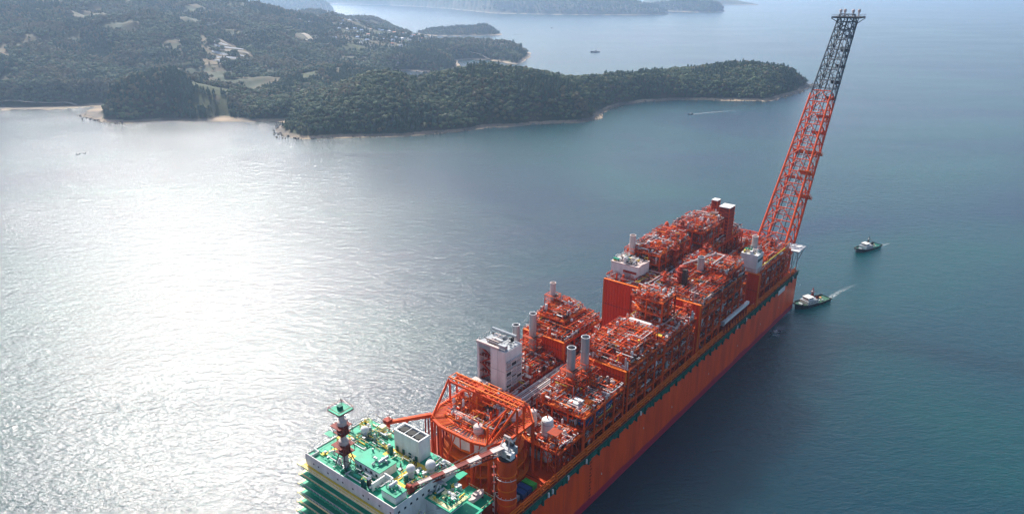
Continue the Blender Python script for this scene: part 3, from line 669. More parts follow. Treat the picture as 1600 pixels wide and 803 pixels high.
PAL = ['red'] * 9 + ['red2'] * 7 + ['oran'] * 4 + ['pink'] * 4 + ['grey'] * 4 + ['white'] * 1 + ['dark'] * 6 + ['yellow']  # extra dark entries paint shade into the gaps among the pipework
def clutter(b, a0, a1, l0, l1, z, hm, n, r, pal=PAL, lamps=True, cover=1.0):
    """pipework, skids, small vessels and lamp posts standing on a deck"""
    A = max(1, a1 - a0); L = max(1, l1 - l0)
    for i in range(n):
        k = r.random(); x, y = r.uniform(a0, a1), r.uniform(l0, l1); m = r.choice(pal)
        if k < .46:          # bent pipe run
            p = Vector((x, y, z + r.uniform(.4, hm))); rad = r.choice([.09, .12, .15, .2, .26, .36])
            for s in range(r.randint(2, 4)):
                ax = r.choice((0, 1, 2)); q = p.copy(); q[ax] += r.uniform(-1, 1) * (A * .4 if ax == 0 else L * .4 if ax == 1 else hm * .8)
                q.x = min(a1, max(a0, q.x)); q.y = min(l1, max(l0, q.y)); q.z = min(z + hm, max(z + .3, q.z))
                b.bar(p, q, rad, m, 5); p = q
        elif k < .60:        # skid or cabinet
            w, d, h = r.uniform(.5, 2.0), r.uniform(.5, 1.8), r.uniform(.5, min(2.4, hm))
            b.box(x, min(a1, x + w), y, min(l1, y + d), z, z + h, m)
        elif k < .66:        # horizontal drum
            ll = r.uniform(2, 5); rr = r.uniform(.35, .85)
            if r.random() < .5: b.capsule((x, y, z + rr + .5), (min(a1, x + ll), y, z + rr + .5), rr, r.choice(['grey', 'white', 'pink', 'red'] if 'red' in pal else ['grey', 'white', 'green']), 8)
            else: b.capsule((x, y, z + rr + .5), (x, min(l1, y + ll), z + rr + .5), rr, r.choice(['grey', 'white', 'pink', 'red'] if 'red' in pal else ['grey', 'white', 'green']), 8)
            b.box(x - .3, x + .3, y - .3, y + .3, z, z + .9, 'red' if 'red' in pal else m)
        elif k < .72:        # upright vessel
            rr = r.uniform(.4, .9); h = r.uniform(2, hm + 1.5); b.lathe(x, y, [(rr, z), (rr, z + h), (rr * .5, z + h + .4)], r.choice(['grey', 'pink', 'red', 'white'] if 'red' in pal else ['grey', 'white', 'dgreen']), 8)
        elif k < .84:        # open frame
            w, d, h = r.uniform(1.5, 4), r.uniform(1.5, 4), r.uniform(1.5, hm)
            x1, y1 = min(a1, x + w), min(l1, y + d); fm = r.choice(['red', 'red', 'oran']) if 'red' in pal else m
            for px in (x, x1):
                for py in (y, y1): b.bar((px, py, z), (px, py, z + h), .11, fm)
            for py in (y, y1): b.bar((x, py, z + h), (x1, py, z + h), .10, fm)
            for px in (x, x1): b.bar((px, y, z + h), (px, y1, z + h), .10, fm)
        else:                # valve or junction, tray
            b.bar((x, y, z), (x, y, z + r.uniform(.8, 2.2)), .13, m); b.box(x - .45, x + .45, y - .35, y + .35, z + .8, z + 1.5, m)
    if lamps:
        for i in range(int((A + L) * .5)):
            x, y = (r.uniform(a0, a1), r.choice((l0, l1))) if r.random() < A / (A + L) else (r.choice((a0, a1)), r.uniform(l0, l1))
            b.bar((x, y, z), (x, y, z + 2.7), .06, 'pink'); b.box(x - .18, x + .18, y - .65, y + .65, z + 2.6, z + 2.85, 'white')
COLUMN = {}
def column(parent, x, y, z0, z1, w, m='red'):
    key = (round(z1 - z0, 2), w, m)
    if key not in COLUMN:
        b = B(m); b.box(-w, w, -w, w, 0, z1 - z0, m); b.box(-w * 1.7, w * 1.7, -w * 1.7, w * 1.7, 0, .25, m); COLUMN[key] = b.mesh('column')
    return inst(COLUMN[key], 'column', parent, (x, y, z0))
def module(a0, a1, l0, l1, levels, dens=1.0, seed=0, roof=True, pal=PAL, label=None, wall=None, hm_top=3.5, base=DZ, plate=.78, name='process_module', topd=1.0):
    r = random.Random(seed * 7 + 3); f = B('red'); na = max(1, round((a1 - a0) / 9)); nl = max(1, round((l1 - l0) / 8.5))
    xs = [a0 + (a1 - a0) * i / na for i in range(na + 1)]; ys = [l0 + (l1 - l0) * i / nl for i in range(nl + 1)]
    for zi, z in enumerate(levels):             # girders of every level
        for y in ys: f.box(a0 - .3, a1 + .3, y - .22, y + .22, z - .95, z - .16, 'red' if zi % 2 == 0 else 'red2')
        for x in xs: f.box(x - .22, x + .22, l0 - .31, l1 + .31, z - .92, z - .17, 'red')
    zz = [base] + list(levels)
    for z0, z1 in zip(zz, zz[1:]):              # cross bracing on the outer faces
        for x, x2 in zip(xs, xs[1:]):
            for y in (l0, l1):
                if r.random() < .55: f.bar((x, y, z0), (x2, y, z1 - .5), .19, r.choice(['red', 'red2']), 4)
                if r.random() < .25: f.bar((x2, y, z0), (x, y, z1 - .5), .19, 'red', 4)
        for y, y2 in zip(ys, ys[1:]):
            for x in (a0, a1):
                if r.random() < .6: f.bar((x, y, z0), (x, y2, z1 - .5), .19, 'red', 4)
    mod = f.link(name, V, label=label)
    for x in xs:
        for y in ys:
            column(mod, x, y, base, levels[-1], .36 if (x in (a0, a1) or y in (l0, l1)) else .28, 'red' if r.random() < .8 else 'red2')
    for i, z in enumerate(levels):              # deck plating in bays with open wells between
        d = B('grate'); top = i == len(levels) - 1; st = 3.0
        nx, ny = max(1, int((a1 - a0) / st)), max(1, int((l1 - l0) / st)); sx, sy = (a1 - a0) / nx, (l1 - l0) / ny
        for p in range(nx):
            for q in range(ny):
                edge = p in (0, nx - 1) or q in (0, ny - 1)
                if r.random() < (plate if not edge else .95):
                    m_ = ('oran' if r.random() < .35 else 'deck') if edge else r.choice(['deck', 'deck', 'grate', 'grate', 'grate', 'dark', 'red2'])  # orange edge tiles paint in highlights, dark inner tiles paint in shade
                    d.box(a0 + p * sx + .03, a0 + (p + 1) * sx - .03, l0 + q * sy + .03, l0 + (q + 1) * sy - .03, z - .15, z - .005 * r.random(), m_)
        d.link('deck', mod)
        c = B('red'); hm = hm_top if top else max(1.5, levels[i + 1] - z - 1.3)
        clutter(c, a0 + .6, a1 - .6, l0 + .6, l1 - .6, z, hm, int((a1 - a0) * (l1 - l0) * .48 * dens * (topd if top else .8)), r, pal)
        c.link('pipework', mod, kind='stuff')
        h = B('oran')
        for zz_ in (.55, 1.1):
            for y in (l0 - .25, l1 + .25): h.bar((a0, y, z + zz_), (a1, y, z + zz_), .05, 'oran')
            for x in (a0 - .25, a1 + .25): h.bar((x, l0, z + zz_), (x, l1, z + zz_), .05, 'red')
        for k in range(int((a1 - a0) / 2.2)):
            for y in (l0 - .25, l1 + .25): h.bar((a0 + 2.2 * k, y, z), (a0 + 2.2 * k, y, z + 1.1), .05, r.choice(['oran', 'red', 'pink']))
        for k in range(int((l1 - l0) / 2.2)):
            for x in (a0 - .25, a1 + .25): h.bar((x, l0 + 2.2 * k, z), (x, l0 + 2.2 * k, z + 1.1), .05, r.choice(['oran', 'red', 'pink']))
        h.link('railing', mod)
    # piping standing on the main deck below
    c = B('red'); clutter(c, a0 + 1, a1 - 1, l0 + 1, l1 - 1, base, max(2, levels[0] - base - 1.5), int((a1 - a0) * (l1 - l0) * .10 * dens), r, pal, False); c.link('pipework', mod, kind='stuff')
    return mod
def roof_frame(mod, a0, a1, l0, l1, z0, z1, step=2.5, seed=1, m='red'):
    """open roof lattice over a module, with gaps and services hung in it"""
    b = B(m); r = random.Random(seed)
    n = max(1, round((a1 - a0) / step)); k = max(1, round((l1 - l0) / (step * 1.8)))
    for i in range(n + 1):
        for j in range(k):
            if r.random() < .8: b.box(a0 + (a1 - a0) * i / n - .11, a0 + (a1 - a0) * i / n + .11, l0 + (l1 - l0) * j / k, l0 + (l1 - l0) * (j + 1) / k, z1 - .4, z1 - .02, m if r.random() < .75 else 'oran')
    for j in range(k + 1): b.box(a0 - .3, a1 + .3, l0 + (l1 - l0) * j / k - .15, l0 + (l1 - l0) * j / k + .15, z1 - .5, z1, m if j % 2 else 'red2')
    for x in (a0, (a0 + a1) / 2, a1):
        for y in (l0, l1): b.bar((x, y, z0), (x, y, z1 - .3), .26, m)
    for y in (l0, l1):
        b.bar((a0, y, z0), ((a0 + a1) / 2, y, z1 - .4), .14, m); b.bar((a1, y, z0), ((a0 + a1) / 2, y, z1 - .4), .14, m)
    clutter(b, a0, a1, l0, l1, z1 - 1.5, 2.2, int((a1 - a0) * (l1 - l0) * .06), r, lamps=False)
    return b.link('roof_frame', mod)
def stack(mod, x, y, z0, z1, r, cage=0, m='stack'):
    b = B(m); b.lathe(x, y, [(r, z0), (r, z1 - .5), (r * 1.08, z1 - .5), (r * 1.08, z1), (r * .86, z1), (r * .86, z1 - 2.2)], m, 18, 'black')
    for z in (z0 + (z1 - z0) * .35, z0 + (z1 - z0) * .68): b.lathe(x, y, [(r * 1.03, z), (r * 1.05, z + .12), (r * 1.03, z + .24)], 'grey', 18)
    s = b.link('exhaust_stack', mod)
    if cage:
        c = B('red'); w = r + 1.6
        n = max(2, int((cage - z0) / 3))
        for sx in (-1, 1):
            for sy in (-1, 1): c.bar((x + sx * w, y + sy * w, z0), (x + sx * w, y + sy * w, cage), .2, 'red')
        for i in range(1, n + 1):
            z = z0 + (cage - z0) * i / n
            for sg in (-1, 1):
                c.bar((x - w, y + sg * w, z), (x + w, y + sg * w, z), .17, 'red'); c.bar((x + sg * w, y - w, z), (x + sg * w, y + w, z), .17, 'red')
                zp = z - (cage - z0) / n
                c.bar((x - w, y + sg * w, zp), (x + w, y + sg * w, z), .11, 'red'); c.bar((x + sg * w, y - w, zp), (x + sg * w, y + w, z), .11, 'oran')
            if i % 2 == 0: c.box(x - w - .8, x + w + .8, y - w - .8, y - r * 1.1, z - .1, z, 'grate'); c.box(x - w - .8, x - r * 1.1, y - r * 1.1 + .01, y + w, z - .1, z, 'deck')
        c.link('stack_cage', mod)
    return s
def tank_upright(mod, x, y, z0, z1, r, m='white'):
    b = B(m); b.lathe(x, y, [(r * .7, z0), (r, z0 + .6), (r, z1 - .9), (r * .8, z1 - .3), (r * .3, z1)], m, 16)
    for z in (z0 + (z1 - z0) * .4, z0 + (z1 - z0) * .75): b.lathe(x, y, [(r * 1.02, z), (r * 1.04, z + .15), (r * 1.02, z + .3)], 'grey', 16)
    b.bar((x, y, z1 - .2), (x, y, z1 + 1.2), .3, 'red', 6); return b.link('tank', mod)
def tank_flat(mod, p, q, r, m='white'):
    b = B(m); b.capsule(p, q, r, m, 14); d = (Vector(q) - Vector(p)).normalized()
    for t in (.2, .8):
        c = Vector(p).lerp(Vector(q), t); b.box(c.x - .9, c.x + .9, c.y - .9, c.y + .9, c.z - r - .9, c.z - r * .3, 'red')
    return b.link('tank', mod)
def blast_wall(mod, a, l0, l1, z0, z1, ribs=1.7, m='wallred'):
    """ribbed steel wall across the deck: vertical corrugations facing the near end"""
    b = B(m); n = max(2, int((l1 - l0) / ribs)); w = (l1 - l0) / n; b.box(a, a + .35, l0, l1, z0, z1, m)
    for i in range(n):
        y = l0 + w * i; b.box(a - .45, a + .002, y + w * .12, y + w * .62, z0, z1 - .35, m)
    b.box(a - .6, a + .9, l0 - .2, l1 + .2, z1, z1 + .35, 'oran'); b.box(a - .5, a, l0 - .15, l1 + .15, z0 + (z1 - z0) * .5, z0 + (z1 - z0) * .5 + .22, 'red2')
    for y in (l0, l1): b.box(a - .55, a + .5, y - .3, y + .3, z0, z1 - .02, 'oran')
    return b.link('blast_wall', mod)

# ---- port row of modules, near to far
m1 = module(117, 150, 9, 32, [38, 46.8], 1.0, 1, label='port module carrying the white equipment house')
def equipment_house():
    b = B('pink'); a0, a1, l0, l1, z0, z1 = 135, 148, 13, 31, 50, 70.5
    b.box(a0 - 1.5, a1 + 1, l0 - 1, l1 + 1, 46.9, 47.6, 'dark'); b.box(a0 - .6, a1, l0 + .2, l1, 47.6, 50, 'grey')
    lm = l0 + 9.3
    b.box(a0, a1, l0, lm, z0, z1, 'white'); b.box(a0 + 3.2, a1, lm, l1 - 1.2, z0, z1 - 1.5, 'pink'); b.box(a0, a1, l1 - 1.2, l1, z0, z1, 'white'); b.box(a0, a0 + 3.2, lm, l1 - 1.2, z1 - 2.2, z1, 'grey')
    b.box(a0 - .06, a0, l0 + .3, lm - .3, z0 + 9.6, z0 + 9.8, 'grey'); b.box(a0 - .05, a0, l0 + 4.6, l0 + 4.8, z0 + .3, z1 - .4, 'grey')
    h = b.link('equipment_house', V)
    s = B('brown')                       # stair flights in the open bay
    for k in range(4):
        z = z0 + 1 + k * 4.4; ya, yb = (lm + .5, l1 - 1.8) if k % 2 else (l1 - 1.8, lm + .5)
        s.bar((a0 + 1.2, ya, z), (a0 + 1.2, yb, z + 4.2), .5, 'red2'); s.box(a0 + .2, a0 + 3, lm + .1, l1 - 1.3, z + 4.2, z + 4.4, 'red2')
        for q in range(4): s.bar((a0 + .3, lm + .6 + q * 1.8, z + 4.4), (a0 + .3, lm + .6 + q * 1.8, z + 5.5), .07, 'white')
    s.link('stair', h)
    v = B('grey')                        # louvre banks on the side facing starboard
    for k in range(7):
        for j in range(3): v.box(a0 + 1 + j * 4, a0 + 4.2 + j * 4, l0 - .25, l0 - .01, z0 + 1 + 2.1 * k, z0 + 2.5 + 2.1 * k, 'grey' if (k + j) % 3 else 'dark')
    for k in range(4): v.box(a0 + .2, a1 + .6, l0 - 1.3, l0 - .26, z0 + 3.1 + 3.9 * k, z0 + 3.25 + 3.9 * k, 'pink'); v.bar((a0, l0 - 1.3, z0 + 4.2 + 3.9 * k), (a1 + .5, l0 - 1.3, z0 + 4.2 + 3.9 * k), .07, 'white')
    v.link('louvre_bank', h)
    t = B('grey')                        # plant on the roof
    t.box(a0 + .4, a1 - .4, l0 + .4, l1 - .4, z1 + .01, z1 + .3, 'grey'); t.box(a0 - .3, a0 + 1.0, l0 + 4, l1 + .4, z1 + .3, z1 + 1.3, 'pink')
    t.capsule((a0 + 3.6, l0 + 7, z1 + 1.2), (a0 + 3.6, l1 - 4.5, z1 + 1.2), .95, 'pink', 12); t.capsule((a0 + 6.6, l0 + 7, z1 + 1.2), (a0 + 6.6, l1 - 4.5, z1 + 1.2), .8, 'white', 12)
    t.bar((a1 - .5, l0 + 3, z1 + 2.8), (a1 - .5, l1 + .5, z1 + 2.8), .75, 'grey', 8); t.box(a0 + 1, a0 + 3, l0 + 1, l0 + 5.5, z1 + .3, z1 + 2.6, 'grey')
    for k in range(9): t.bar((a0 + 1 + 1.3 * k, l1 - .2, z1), (a0 + 1 + 1.3 * k, l1 - .2, z1 + 2.4), .14, 'white'); t.bar((a0 + .2, l0 + .3 + 2 * k, z1), (a0 + .2, l0 + .3 + 2 * k, z1 + 1.2), .07, 'white')
    t.bar((a0 + .2, l0 + .3, z1 + 1.2), (a0 + .2, l1, z1 + 1.2), .07, 'white'); clutter(t, a0 + 2, a1 - 1, l0 + 1, l1 - 1, z1 + .3, 2.2, 26, random.Random(4), ['grey', 'white', 'dark', 'pink'], False)
    t.link('roof_plant', h)
    for k in range(4):
        c = B('red'); c.box(a0 - 3.6, a0 - .8, l1 - 7 + 2.6 * k - 2.4, l1 - 7 + 2.6 * k, 47, 51.2, 'brown' if k % 2 else 'red2'); c.box(a0 - 3.7, a0 - .7, l1 - 9.5 + 2.6 * k, l1 - 6.9 + 2.6 * k, 51.2, 51.35, 'pink'); c.link('cabinet', h)
equipment_house()
m2 = module(151, 176, 9, 33, [40, 49], 1.2, 2, label='port module with twin grey exhaust stacks', hm_top=5)
roof_frame(m2, 153, 174, 24, 32, 49, 57, seed=3); roof_frame(m2, 153, 174, 12, 19, 49, 54, seed=4)
stack(m2, 155, 22.3, 49, 75, 1.9, 62); stack(m2, 170, 23, 49, 75.5, 1.9, 63)
m3 = module(176.5, 212, 7, 34, [42, 51, 60.5], 1.1, 3, label='port module behind the short ribbed wall', hm_top=4)
blast_wall(m3, 175.6, 7, 33, 51.5, 61); roof_frame(m3, 184, 211, 8, 15, 60.5, 65.5, seed=5)
m3u = module(187, 208, 15, 33, [66.5], 1.4, 31, base=60.5, hm_top=4.5, label='small raised port deck around a pale stack')
stack(m3u, 201, 34 - 1.5, 60.5, 80, 1.6, 73, 'pink'); roof_frame(m3u, 189, 199, 17, 27, 66.5, 70.5, seed=6)
m4 = module(216, 244, 8, 31, [36.5], .5, 4, label='low port module in front of the tall ribbed wall')

# ---- central pipe rack
pr = B('red')
for i in range(31):
    x = 112 + 9.2 * i
    for y in (.2, 8.2): pr.box(x - .25, x + .25, y - .25, y + .25, DZ, 49.5, 'red2')
    for z in (43, 48): pr.box(x - .22, x + .22, -.4, 8.8, z - .6, z, 'red2')
    pr.bar((x, .2, 38), (x + 9.2, .2, 43), .15, 'red2'); pr.bar((x, 8.2, 38), (x + 9.2, 8.2, 43), .15, 'red2')
rack = pr.link('pipe_rack', V)
for j, (y, r_, m_, x1) in enumerate([(1.2, .42, 'pink', 200), (2.5, .34, 'grey', 215), (3.7, .46, 'white', 192), (5.2, .30, 'pink', 230), (6.3, .42, 'grey', 205), (7.4, .34, 'white', 186)]):
    for z in (43, 48):
        b = B(m_); xa = 116 + 3 * ((j * 7) % 5); b.bar((xa, y, z + r_), (x1 + 60 * (z < 45), y, z + r_), r_, m_, 8); b.bar((xa, y, z + r_), (xa, y, z - 4), r_, m_, 8); b.link('pipe', rack)
c = B('red'); clutter(c, 190, 255, .5, 8, 48, 4.5, 150, random.Random(5)); c.link('pipework', rack, kind='stuff')

# ---- starboard row
s1 = module(117.5, 137, -31, -4, [43], .9, 11, label='starboard end deck with upright white tanks', hm_top=3)
tank_upright(s1, 124.5, -20.0, 43, 53.5, 2.7, 'white'); tank_upright(s1, 127, -10.0, 43, 52.5, 1.9, 'pink'); tank_upright(s1, 124.5, -20.6, DZ, 41.5, 2.5, 'white'); tank_upright(s1, 121.5, -12.5, 43, 48, 1.5, 'grey')
lt = B('red')
for k in range(5):
    z = DZ + 4.2 * k
    for sx in (117.6, 121.6):
        for sy in (-29.6, -25.4): lt.bar((sx, sy, z), (sx, sy, z + 4.2), .22, 'red')
    for sy in (-29.6, -25.4): lt.bar((117.6, sy, z), (121.6, sy, z + 4.2), .13, 'red'); lt.bar((117.6, sy, z + 4.2), (121.6, sy, z + 4.2), .15, 'oran')
    for sx in (117.6, 121.6): lt.bar((sx, -29.6, z), (sx, -25.4, z + 4.2), .13, 'red'); lt.bar((sx, -29.6, z + 4.2), (sx, -25.4, z + 4.2), .15, 'oran')
lt.box(117, 122.2, -30, -25, 52, 52.15, 'deck'); lt.link('stair_tower', s1)
s2 = module(138, 173, -31, -4, [38, 44, 50.5], 1.0, 12, label='starboard module with two bluish grey stacks', hm_top=3.2, topd=.85)
stack(s2, 155, -11.5, 50.5, 73.5, 2.1, 62.5); stack(s2, 166, -12.2, 50.5, 75, 2.1, 62)
roof_frame(s2, 148, 160, -17.5, -5, 50.5, 58, seed=7); roof_frame(s2, 161, 172, -18, -6, 50.5, 57, seed=8)
for k, (x, y) in enumerate([(141.5, -20.5), (144.8, -20.8)]):
    b = B('grey'); b.box(x, x + 2.6, y - 4.2, y + 1.5, 50.6, 53.4, 'grey'); b.box(x + .3, x + 2.3, y - 3.9, y + 1.2, 53.4, 53.7, 'white'); b.link('equipment_skid', s2)
for x, y, w, d in ((151, -29, 3.5, 12), (157, -29, 3, 11), (163.5, -28.5, 5, 13)):
    b = B('dark'); b.box(x, x + w, y, y + d, 50.52, 51.4, 'grey')
    for k in range(5): b.bar((x + .3 + w * .18 * k, y, 51.8), (x + .3 + w * .18 * k, y + d, 51.8), .25, 'grey' if k % 2 else 'dark', 6)
    b.link('cooler_bank', s2)
b = B('yellow'); b.box(146, 150, -28.5, -23.5, 50.6, 52.2, 'yellow'); b.box(146.4, 149.6, -28.1, -24, 52.2, 53.2, 'oran'); b.link('yellow_skid', s2)
for x0_, x1_, z0_, z1_ in ((140.5, 151, 44.4, 49), (152, 163, 44.4, 48.6)):
    b = B('blue'); b.box(x0_, x1_, -30.5, -26, z0_, z1_, 'blue'); 
    for k in range(6): b.box(x0_ + .4 + k * 1.7, x0_ + .7 + k * 1.7, -30.62, -30.5, z0_, z1_, 'dark')
    b.link('transformer_house', s2)
s3 = module(177, 214, -31, -3, [39, 45.5, 52, 57.5], 1.0, 13, label='starboard module behind the low ribbed wall', hm_top=5.5)
blast_wall(s3, 175.3, -30.5, -9, 50.6, 57.6); roof_frame(s3, 184, 213, -27, -4, 57.5, 66, 3, seed=9)
c = B('red'); clutter(c, 184, 213, -27, -4, 62.4, 3.2, 120, random.Random(8)); 
for i in range(5):
    for j in range(5):
        if (i * 3 + j) % 4: c.box(184 + 5.8 * i, 189.2 + 5.8 * i, -27 + 4.6 * j, -22.8 + 4.6 * j, 62.2, 62.38, 'deck' if (i + j) % 2 else 'grate')
c.link('upper_pipework', s3, kind='stuff')
s4 = module(215, 252, -31, -3, [39, 46, 52.5, 58], 1.0, 14, label='starboard module with a long white drum below its roof', hm_top=4)
tank_flat(s4, (219, -20, 61.5), (219, -7, 61.5), 2.3, 'white')
s4u = module(227, 242, -22, -2.5, [66, 73.5], 1.3, 15, base=58, hm_top=2.4, label='two storey roof platform crowded with small pipes')
b = B('yellow'); b.bar((216, -27, 58), (216, -22, 62), .4, 'yellow'); b.box(215.5, 218, -28, -24, 59.5, 60, 'yellow'); b.link('yellow_stair', s4)

# ---- tall ribbed wall and the modules behind it
s5 = module(259, 326, -31, 3, [40, 47.5, 55, 61.5], .95, 16, label='long starboard module behind the tall ribbed wall', hm_top=6, topd=1.1)
p5 = module(259, 330, 5, 34, [42, 52, 61.5], .8, 17, label='long port module with white equipment building', hm_top=5)
w1 = blast_wall(s5, 257.6, -30.8, 33.5, DZ, 63.6, 2.0)
b = B('white'); b.box(266, 280, 15, 34, 61.6, 72.5, 'white'); b.box(265.6, 280.3, 14.7, 34.3, 72.5, 73, 'pink'); b.box(265.4, 266, 20, 25, 61.6, 68, 'grey'); b.box(265.2, 266, 16, 25, 68, 69.2, 'red2'); b.box(265.6, 266, 28, 31, 64, 67, 'pink')
for k in range(4): b.box(267 + 3.2 * k, 269 + 3.2 * k, 14.55, 15, 64, 66.2, 'grey')
bw = b.link('equipment_house', V, label='white equipment house standing on the tall ribbed wall module')
c = B('grey'); clutter(c, 266.5, 279.5, 15.5, 33.5, 73, 2.6, 60, random.Random(11), ['grey', 'white', 'dark', 'pink', 'yellow'], False); c.link('roof_plant', bw)
stack(p5, 283.5, 29.5, 61.5, 86, 1.9, 78, 'pink')
p5u = module(284, 326, 10, 33, [70, 76], 1.1, 18, base=61.5, hm_top=4, label='upper port decks with jumbled frames')
roof_frame(p5u, 288, 300, 14, 24, 76, 80, seed=10); roof_frame(p5u, 310, 324, 12, 30, 76, 82.5, 4.5, seed=14)
b = B('brown')                       # tall ringed column vessel
b.lathe(277, -9, [(3.0, DZ), (3.0, 74.5), (2.2, 76.5), (.6, 77.2)], 'red2', 18)
for k in range(9):
    z = 48 + 3.2 * k; b.lathe(277, -9, [(3.1, z), (4.3, z + .05), (4.3, z + .2), (3.1, z + .25)], 'red2', 16)
    for q in range(10): an = q * .628; b.bar((277 + 4.2 * math.cos(an), -9 + 4.2 * math.sin(an), z), (277 + 4.2 * math.cos(an), -9 + 4.2 * math.sin(an), z + 3.2), .09, 'red')
b.box(272.6, 275, -13.5, -11, DZ, 76, 'grate'); b.link('column_vessel', s5)
stack(s5, 296, -12, 61.5, 77.5, 2.1, 69)
roof_frame(s5, 286, 312, -29, -16, 61.5, 68, seed=11); roof_frame(s5, 300, 325, -14, 2, 61.5, 71, seed=12)
b = B('pink')                        # big pipe loop over the roof
for p, q in (((288, -4, 62), (288, -4, 73)), ((288, -4, 73), (318, -12, 73)), ((318, -12, 73), (318, -18, 73)), ((318, -18, 73), (300, -18, 73)), ((262, -28, 64), (262, -22, 64)), ((262, -22, 64), (268, -22, 64)), ((268, -22, 64), (268, -28, 64))): b.bar(p, q, .55, 'pink', 8)
b.link('pipe_loop', s5)
s5b = module(298, 325, -28, 0, [68.5], 1.3, 19, base=61.5, hm_top=4, label='raised middle deck of orange frames')
b = B('stack'); b.bar((292, -31.8, 39.6), (332, -31.8, 39.6), 1.35, 'white', 4); b.box(290.6, 292, -33, -30.8, 38.4, 41, 'grey')
for k in range(9): b.box(294 + 4.4 * k, 294.5 + 4.4 * k, -32.6, -31.0, DZ, 38.7, 'red2')
b.link('escape_chute', V, label='long pale chute lying along the starboard deck edge')
s6 = module(346, 412, -30.5, -3, [39, 46, 53.5], 1.0, 20, label='far starboard module at the flare foot', hm_top=5)
blast_wall(s6, 345.2, -33, -19, DZ + .3, 54.5, 1.7)
b = B('white'); b.box(346.5, 357, -29.5, -18, 57.5, 67, 'white'); b.box(346.5, 357, -29.5, -18, 53.6, 57.5, 'pink')
for k in range(4): b.box(347.5 + 2.4 * k, 349 + 2.4 * k, -29.7, -29.5, 62, 64, 'glass')
c = B('grey'); clutter(c, 347, 356.5, -29, -18.5, 67, 2.2, 44, random.Random(13), ['grey', 'white', 'dgreen', 'pink', 'yellow'], False)
eq = b.link('equipment_house', V, label='small white equipment house before the flare tower'); c.link('roof_plant', eq)
stack(s6, 357.5, -22.5, 53.5, 76.5, 2.0, 66, 'pink')
p6 = module(332, 405, 4, 33, [42, 52, 62], .8, 21, label='far port module below the square towers', hm_top=5)
p6u = module(338, 372, 6, 30, [70, 77.5], 1.0, 22, base=62, hm_top=4.5, label='orange raised decks beside the square tower')
m5b = module(327, 345, -16, 3.5, [44, 52, 60], 1.0, 23, label='narrow middle module between far rows')
def tower(x0, x1, y0, y1, z0, z1, cap):
    b = B('brown')
    b.box(x0, x1, y0, y0 + .3, z0, z1, 'brown' if cap else 'red2'); b.box(x0, x0 + .3, y0 + .31, y1, z0, z1, 'brown' if cap else 'red2')
    for k in range(int((z1 - z0) / 2.6)):
        z = z0 + 2.6 * k
        for y in (y0, y1): b.bar((x0, y, z), (x1, y, z + 2.6), .16, 'red'); b.bar((x0, y, z), (x1, y, z), .18, 'red')
        for x in (x0, x1): b.bar((x, y0, z), (x, y1, z + 2.6), .16, 'red'); b.bar((x, y0, z), (x, y1, z), .18, 'red')
    for x in (x0, x1):
        for y in (y0, y1): b.bar((x, y, z0), (x, y, z1), .35, 'red')
    b.box(x0 - .4, x1 + .4, y0 - .4, y1 + .4, z1, z1 + .5, 'white'); return b.link('square_tower', p6, label='square tower with a white roof' if cap else 'slim tower left of the white roofed tower')
tower(374, 383, 3.8, 11.2, 62, 86.5, 1); tower(383, 388, 17, 21, 62, 87.5, 0)
p6v = module(376, 400, 12, 28, [70, 76], 1.2, 24, base=62, hm_top=5.5, label='far raised port deck around the slim tower')

# tall slender columns, vents and hoists breaking the skyline of the decks
def skyline(mod, x, y, z0, z1, r, m):
    b = B(m); b.lathe(x, y, [(r, z0), (r, z1 - 1.2), (r * .55, z1 - .6), (r * .5, z1)], m, 12)
    for k in range(1, 4):
        z = z0 + (z1 - z0) * k / 3.6; b.box(x - r - 1.1, x + r + 1.1, y - r - 1.1, y + r + 1.1, z, z + .12, 'red2')
        for sx in (-1, 1):
            for sy in (-1, 1): b.bar((x + sx * (r + 1), y + sy * (r + 1), z), (x + sx * (r + 1), y + sy * (r + 1), z + 1.2), .07, 'oran')
        for sg in (-1, 1): b.bar((x - r - 1, y + sg * (r + 1), z + 1.2), (x + r + 1, y + sg * (r + 1), z + 1.2), .07, 'oran'); b.bar((x + sg * (r + 1), y - r - 1, z + 1.2), (x + sg * (r + 1), y + r + 1, z + 1.2), .07, 'oran')
    for sx in (-1, 1): b.bar((x + sx * (r + 1), y + r + 1, z0), (x + sx * (r + 1), y + r + 1, z1 - 1), .12, 'red')
    b.link('process_column', mod)
for a in ((m2, 163, 29, 49, 62, .9, 'red'), (m3, 180, 29, 60.5, 70, .8, 'red2'), (m3, 209, 26, 60.5, 69, 1.0, 'pink'), (s2, 171, -7, 50.5, 61, .9, 'red'), (s3, 180, -6, 57.5, 69, .8, 'red'), (s4, 248, -8, 58, 70, 1.1, 'red2'), (s4, 250, -26, 58, 67, .8, 'red'),
          (s5, 268, -2, 61.5, 74, 1.0, 'red'), (s5, 287, -24, 61.5, 71, .9, 'red2'), (s5, 320, -5, 61.5, 78, 1.2, 'red2'), (p5, 300, 8, 61.5, 80, 1.3, 'red2'), (p5, 327, 28, 61.5, 84, 1.4, 'red'), (p6, 334, 20, 62, 85, 1.4, 'red2'), (p6, 351, 9, 62, 84, 1.0, 'pink'), (p6, 392, 9, 62, 80, 1.0, 'red'), (p6, 398, 24, 62, 78, 1.1, 'red2'), (s6, 372, -12, 53.5, 68, 1.1, 'red'), (s6, 394, -22, 53.5, 65, .9, 'red2')): skyline(*a)

